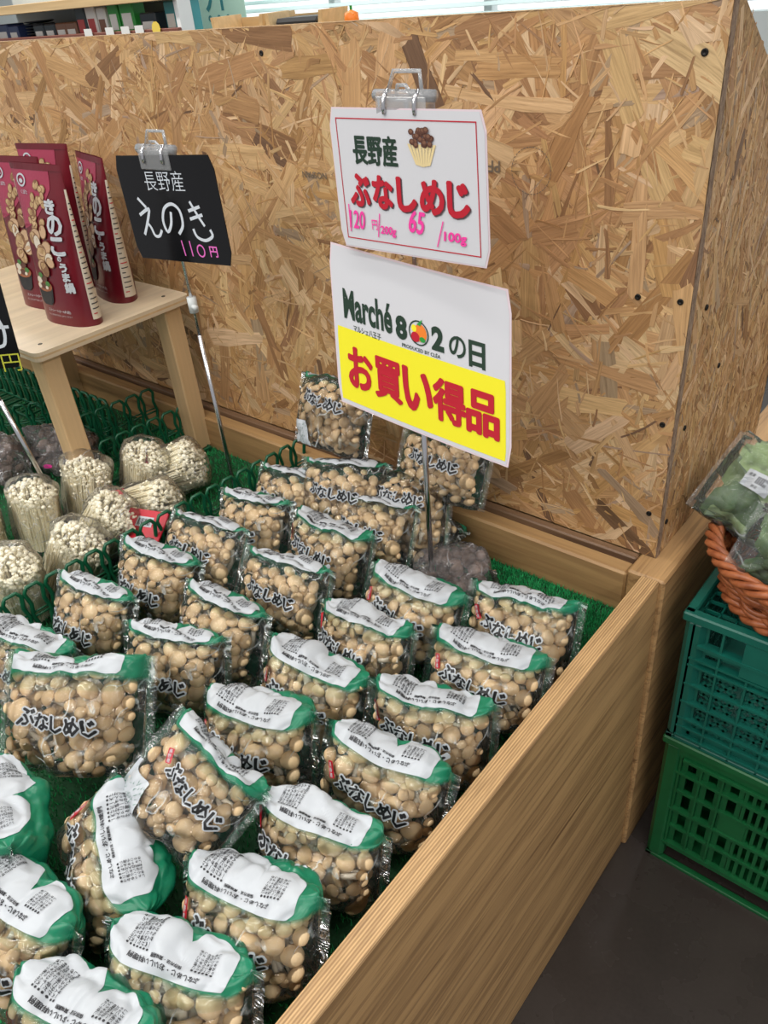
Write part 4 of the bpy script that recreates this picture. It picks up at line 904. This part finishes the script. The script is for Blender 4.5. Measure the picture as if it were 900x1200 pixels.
# sign stands
def sign_stand(base, top, clipdir, lab, collar=None, clip=True, Wc=.058, tilt=.0):
    b = Vector(base); t_ = Vector(top); o = empty('sign_stand', b, label=lab, category='sign stand', group='chrome sign stands with clear clips'); d = t_-b
    m = MB().lathe([(.034, 0), (.034, .003), (.030, .006), (.006, .008), (.005, .014)], 24); m.build('stand_base', 'chrome', o, True)
    MB().tube([(0, 0, .006), d*.55], .0036, 10).build('pole', 'chrome', o, True); MB().tube([d*.54, d], .0026, 10).build('inner_pole', 'chrome', o, True)
    cz = d*.55 if collar is None else d*collar
    q = MB().tube([cz-Vector((0, 0, .009)), cz+Vector((0, 0, .013))], .0068, 14); q.tube([cz+Vector((0, -.002, 0)), cz+Vector((.012, -.004, .0))], .004, 8); q.build('collar', 'collar_plastic', o, True)
    if clip:
        c = empty('clip', d, (0, 0, math.atan2(clipdir[1], clipdir[0]))); c.parent = o
        k = MB(); k.box(-Wc/2, Wc/2, -.010, -.0075, -.020, .004, .001); k.box(-Wc/2, Wc/2, .004, .0065, -.020, .004, .001); k.build('clip_jaws', 'acrylic', c)
        k = MB().tube([(-Wc/2-.006, -.002, .004), (Wc/2+.006, -.002, .004)], .0055, 12); k.build('clip_barrel', 'acrylic', c, True)
        k = MB().tube([(-Wc*.34, -.001, .006), (-Wc*.26, .003, .024), (Wc*.26, .003, .024), (Wc*.34, -.001, .006)], .0022, 8); k.tube([(-.008, -.004, .004), (-.006, -.004, .013), (.004, -.004, .013), (.012, -.004, .004)], .002, 6); k.build('clip_handle', 'acrylic', c, True)
        sp = MB().tube([(0, -.004, .009), (0, -.0105, .003), (0, -.0118, -.006), (0, -.0112, -.011)], .0022, 8).mesh('spring', 'chrome', True)
        for x in (-Wc*.31, Wc*.31): link('spring', sp, c, (x, 0, 0))
sign_stand((-.2527, -.146, TURF), (-.250, -.1445, 1.100), (1, -.02), 'chrome sign stand holding the white and yellow cards', .60, True, .062)
sign_stand((-.649, -.155, TURF), (-.648, -.1585, 1.038), (1, .1), 'chrome sign stand holding the black enoki board', .63, True, .056)
sign_stand((-.858, -.352, TURF), (-.860, -.404, .927), (.77, .64), 'chrome sign stand at the left photo edge, rising from the brown packs', .9, True, .056)
# ================================================================== CRATES
def crate(kind, loc, L, Wd, H, lab):
    mt = 'green_plastic' if kind == 'g' else 'teal_plastic'
    o = empty('plastic_crate', loc, label=lab, category='crate', group=None)
    T = .004
    # corner posts, rims
    for nm, sx, sy in (('corner_post', 0, 0), ('corner_post', 1, 0), ('corner_post', 0, 1), ('corner_post', 1, 1)):
        x = sx*(L-.026); y = sy*(Wd-.026); MB().box(x, x+.026, y, y+.026, .004, H-.012, .006).build(nm, mt, o)
    m = MB()
    m.box(-.003, L+.003, -.004, .010, H-.014, H, .002).box(-.003, L+.003, Wd-.010, Wd+.004, H-.014, H, .002).box(-.003, .010, 0, Wd, H-.014, H, .002).box(L-.010, L+.003, 0, Wd, H-.014, H, .002); m.build('top_rim', mt, o)
    m = MB(); m.box(.0, L, .0, .010, 0, .007, .001).box(0, L, Wd-.01, Wd, 0, .007, .001).box(0, .01, 0, Wd, 0, .007, .001).box(L-.01, L, 0, Wd, 0, .007, .001); m.box(.004, L-.004, .004, Wd-.004, *((.040, .044) if kind == 'g' else (.004, .008))); m.build('base_frame', mt, o)
    def wall(side, Lw):
        # a = along, d = depth outward, z
        def bx(m, a0, a1, d0, d1, z0, z1):
            if side == 'front': m.box(a0, a1, .008-d1, .008-d0, z0, z1)
            elif side == 'left': m.box(.008-d1, .008-d0, a0, a1, z0, z1)
            elif side == 'back': m.box(a0, a1, Wd-.008+d0, Wd-.008+d1, z0, z1)
            else: m.box(L-.008+d0, L-.008+d1, a0, a1, z0, z1)
        ribs = MB(); slat = MB()
        if kind == 'g':
            rows = [(.052, .088), (.094, .130), (.136, .172), (.178, .214), (.220, .250)]
            for z in (.048, .091, .133, .175, .217, .252): bx(ribs, .02, Lw-.02, -.003, .007 if z in (.048, .133, .217) else .005, z-.0025, z+.0025)
            a = .026; k = 0
            xs = []
            while a < Lw-.03: xs.append(a); a += .0105 if .10 < a < Lw-.10 else .030; k += 1
            for i, a in enumerate(xs):
                if .10 < a < Lw-.10: bx(slat, a, a+.0048, -.003, .002, .052, .252)
                else: bx(ribs, a-.0015, a+.0015, -.003, .006, .052, .252); bx(slat, a+.002, a+.010, -.003, .0, .052, .252); bx(slat, a+.022, a+.029, -.003, .0, .052, .252)
            bx(ribs, .092, .128, -.002, .004, .135, .176)
            bx(ribs, .030, Lw-.03, -.001, .008, .044, .052)
            bx(ribs, .02, Lw-.02, -.002, .006, .256, H-.012)
            bx(ribs, .03, Lw-.03, .004, .011, .249, .254)
        else:
            for z in (.012, .030, .046, .078, .112, .146, .158): bx(ribs, .012, Lw-.012, -.002, .009, z-.0016, z+.0016)
            n = int(Lw/.038)
            for i in range(n+1): a = .012+(Lw-.024)*i/n; bx(ribs, a-.0014, a+.0014, -.002, .008, .004, H-.055 if i not in (0, 1, n-1, n) else H-.014)
            bx(slat, .012, .030, -.003, .001, .004, H-.012); bx(slat, Lw-.03, Lw-.012, -.003, .001, .004, H-.012); bx(slat, .012, Lw-.012, -.003, .001, .003, .028)
            # raised plain handle panel
            a0 = .075; bx(ribs, a0, Lw-a0, .002, .010, .162, H-.012); bx(ribs, .030, a0, .0, .004, .170, H-.050); bx(ribs, .02, Lw-.02, -.002, .011, H-.052, H-.047)
            # diagonal lattice
            def diag(a0, a1, z0, z1, st):
                w_ = .0020
                for s_ in (1, -1):
                    c0 = -(z1-z0)
                    while c0 < (a1-a0):
                        # line a = a0+c0+t, z = z0+t (s=1) ; mirrored for s=-1
                        t0 = max(0, -c0); t1 = min(z1-z0, (a1-a0)-c0)
                        if t1-t0 > .002:
                            p = [(a0+c0+t0, z0+t0), (a0+c0+t1, z0+t1)]
                            if s_ < 0: p = [(a0+a1-q[0], q[1]) for q in p]
                            n_ = (w_*.7, -w_*.7) if s_ > 0 else (w_*.7, w_*.7); V = []
                            for d in (-.001, .002):
                                for q in p:
                                    for sg in (-1, 1):
                                        aa, zz = q[0]+n_[0]*sg, q[1]+n_[1]*sg
                                        V.append({'front': (aa, .008-d, zz), 'left': (.008-d, aa, zz), 'back': (aa, Wd-.008+d, zz), 'right': (L-.008+d, aa, zz)}[side])
                            slat.add(V, [(0, 1, 3, 2), (4, 6, 7, 5), (0, 2, 6, 4), (1, 5, 7, 3)])
                        c0 += st
            diag(.034, .075, .048, .145, .0165); diag(.082, Lw-.082, .048, .158, .0165); diag(Lw-.075, Lw-.034, .048, .145, .0165); diag(.034, Lw-.034, .03, .046, .0165)
        ribs.build(side+'_ribs', mt, o); slat.build(side+'_lattice', mt, o)
    if kind == 't':
        g_ = MB()
        for k in range(24): x = .012+(L-.024)*k/23; g_.box(x-.001, x+.001, .008, Wd-.008, H-.018, H-.013)
        for k in range(18): y = .012+(Wd-.024)*k/17; g_.box(.008, L-.008, y-.001, y+.001, H-.018, H-.013)
        g_.build('top_lattice', mt, o)
    for s_, l_ in (('front', L), ('left', Wd), ('back', L), ('right', Wd)): wall(s_, l_)
    return o
crate('g', (.060, -.030, 0), .50, .36, .285, 'dark green slotted plastic crate standing on the floor under the teal crate')
crate('t', (.059, -.032, .2855), .50, .36, .232, 'teal plastic crate with diagonal lattice stacked under the wicker basket')

# ================================================================== WICKER BASKETS
def basket(loc, rx, ry, h, lab, rows=12, flare=1.25, ns=18, sc=1.0):
    o = empty('wicker_basket', loc, (0, 0, R_(-8)), label=lab, category='basket')
    def rad(f): return 1+(flare-1)*(.35*f+.65*f*f)-.02*math.sin(f*PI)
    n = 168
    for j in range(rows):
        f = (j+.6)/rows; z = .012+f*(h-.024); m = MB(); pts = []
        for i in range(n):
            a = 2*PI*i/n; wv = .0052*math.sin(a*ns/2+(PI if j % 2 else 0)); k = rad(f)
            pts.append(((rx*k+wv)*math.cos(a), (ry*k+wv)*math.sin(a), z+.0016*math.sin(a*ns/2+j*1.3)+.0015*noise.noise(Vector((a*3, j, 0)))))
        m.tube(pts, .0040, 6, closed=True, flat=.9); m.build('weaver', 'wicker', o, True)
    m = MB()
    for i in range(ns):
        a = 2*PI*(i+.5)/ns; m.tube([(rx*rad(f)*math.cos(a), ry*rad(f)*math.sin(a), .002+f*(h-.01)) for f in (0, .25, .5, .75, 1)], .0036, 6)
    m.build('stakes', 'wicker', o, True)
    for nm, z, R0, k0, amp, cnt in (('rim_strand', h-.004, .0046, rad(1.0), .0072, 4), ('foot_strand', .008, .0046, rad(0)+.02, .005, 3)):
        for s_ in range(cnt):
            pts = []
            for i in range(200):
                a = 2*PI*i/200; ph = a*9+s_*2*PI/cnt; pts.append(((rx*k0+amp*math.cos(ph))*math.cos(a), (ry*k0+amp*math.cos(ph))*math.sin(a), z+amp*math.sin(ph)))
            MB().tube(pts, R0, 6, closed=True).build(nm, 'wicker', o, True)
    m = MB(); nn = 36; m.add([(rx*math.cos(2*PI*i/nn)*.98, ry*math.sin(2*PI*i/nn)*.98, .004) for i in range(nn)], [tuple(range(nn))]); m.build('basket_floor', 'wicker', o)
    return o
basket((.172, .060, .519), .096, .084, .074, 'orange brown wicker basket of green packets on the teal crate', 9)
# ================================================================== GREEN VEGETABLE PACKETS
def veg_pack(loc, rot, lab, seed, W=.09, H=.05, D=.028, sticker=True, dark=False):
    o = empty('vegetable_packet', loc, [R_(a) for a in rot], label=lab, category='vegetable packet', group=None)
    B = Bag(W, H, D, seed, n=2.1, wr=1.9, body=.93); V, F, _ = B.grid(-1, 1, -PI, PI, 48, 50, .002); link('packet_film', mesh('packet_film', V, F, 'film_veg', smooth=True), o)
    r = random.Random(seed)
    for k in range(22):
        t = r.uniform(-PI, PI); m = MB(); n = 10; V = []; u0 = r.uniform(-.90, -.62); u1 = r.uniform(.5, .88); w_ = r.uniform(.45, .85); inn = r.uniform(.0015, .005)
        for i in range(n+1):
            f = i/n; u = u0+(u1-u0)*f; hw = w_*math.sin(PI*(.12+.86*f))**.8
            for s_ in (-1, -.4, 0, .4, 1): V.append(B.P(u, t+s_*hw+.2*math.sin(f*4+k), -inn-.003*abs(s_)+(.0015 if s_ == 0 else 0)))
        F = [(i*5+j, i*5+j+1, (i+1)*5+j+1, (i+1)*5+j) for i in range(n) for j in range(4)]; m.add(V, F)
        m.build('leaf', 'leaf_dark' if dark or k % 5 == 0 else ('leaf_pale' if k % 7 == 3 else 'leaf_green'), o, True)
    if sticker:
        f = lambda x, y: B.P(x/W, B.t_of(y), .0035); m = MB(); sx, sy = (-.036 if seed == 41 else -.002), .010
        V = [f(sx-.017+.034*i/6, sy-.010+.020*j/5) for j in range(6) for i in range(7)]; m.add(V, [(j*7+i, j*7+i+1, (j+1)*7+i+1, (j+1)*7+i) for j in range(5) for i in range(6)]); st_ = m.build('price_sticker', 'print_white', o)
        f2 = lambda x, y: B.P(x/W, B.t_of(y), .0039); m = MB()
        for k in range(16): x = sx-.004+k*.0008; poly_on(m, [(x, sy-.002), (x+(.0003 if k % 3 else .0005), sy-.002), (x+(.0003 if k % 3 else .0005), sy+.006), (x, sy+.006)], f2)
        text_on(m, '産直', .007, f2, res=1, center=(sx-.011, sy+.005)); text_on(m, '野菜', .007, f2, res=1, center=(sx-.002, sy-.006)); m.build('sticker_print', 'ink_grey', st_)
    return o
veg_pack((.088, .055, .578), (-40, 26, 6), 'packet of green leaves with white price sticker, leaning on the basket rim', 41, .085, .055, .026)
veg_pack((.178, -.010, .568), (-30, 16, 6), 'lower packet of dark green leaves across the basket front', 42, .095, .040, .024, False, True)
veg_pack((.245, .075, .597), (-40, 15, 25), 'packet of pale green leaves cut by the right photo edge', 43, .085, .05, .026, False)
# stand and basket further back
sb = empty('rear_timber_shelf', (.10, .72, 0), label='timber ledge behind the green packets at the right photo edge', category='shelf')
MB().box(-.065, .55, -.30, .5, .50, .553, .003).build('shelf_board', 'fir_top', sb); MB().box(-.06, .55, -.29, .5, 0, .50).build('shelf_side', 'fir_board', sb)
basket((.17, .60, .554), .115, .10, .09, 'second wicker basket further back at the right photo edge', 9)
veg_pack((.17, .56, .645), (-30, 10, 10), 'clear packet with dark contents on the rear basket', 44, .09, .04, .025, False, True)
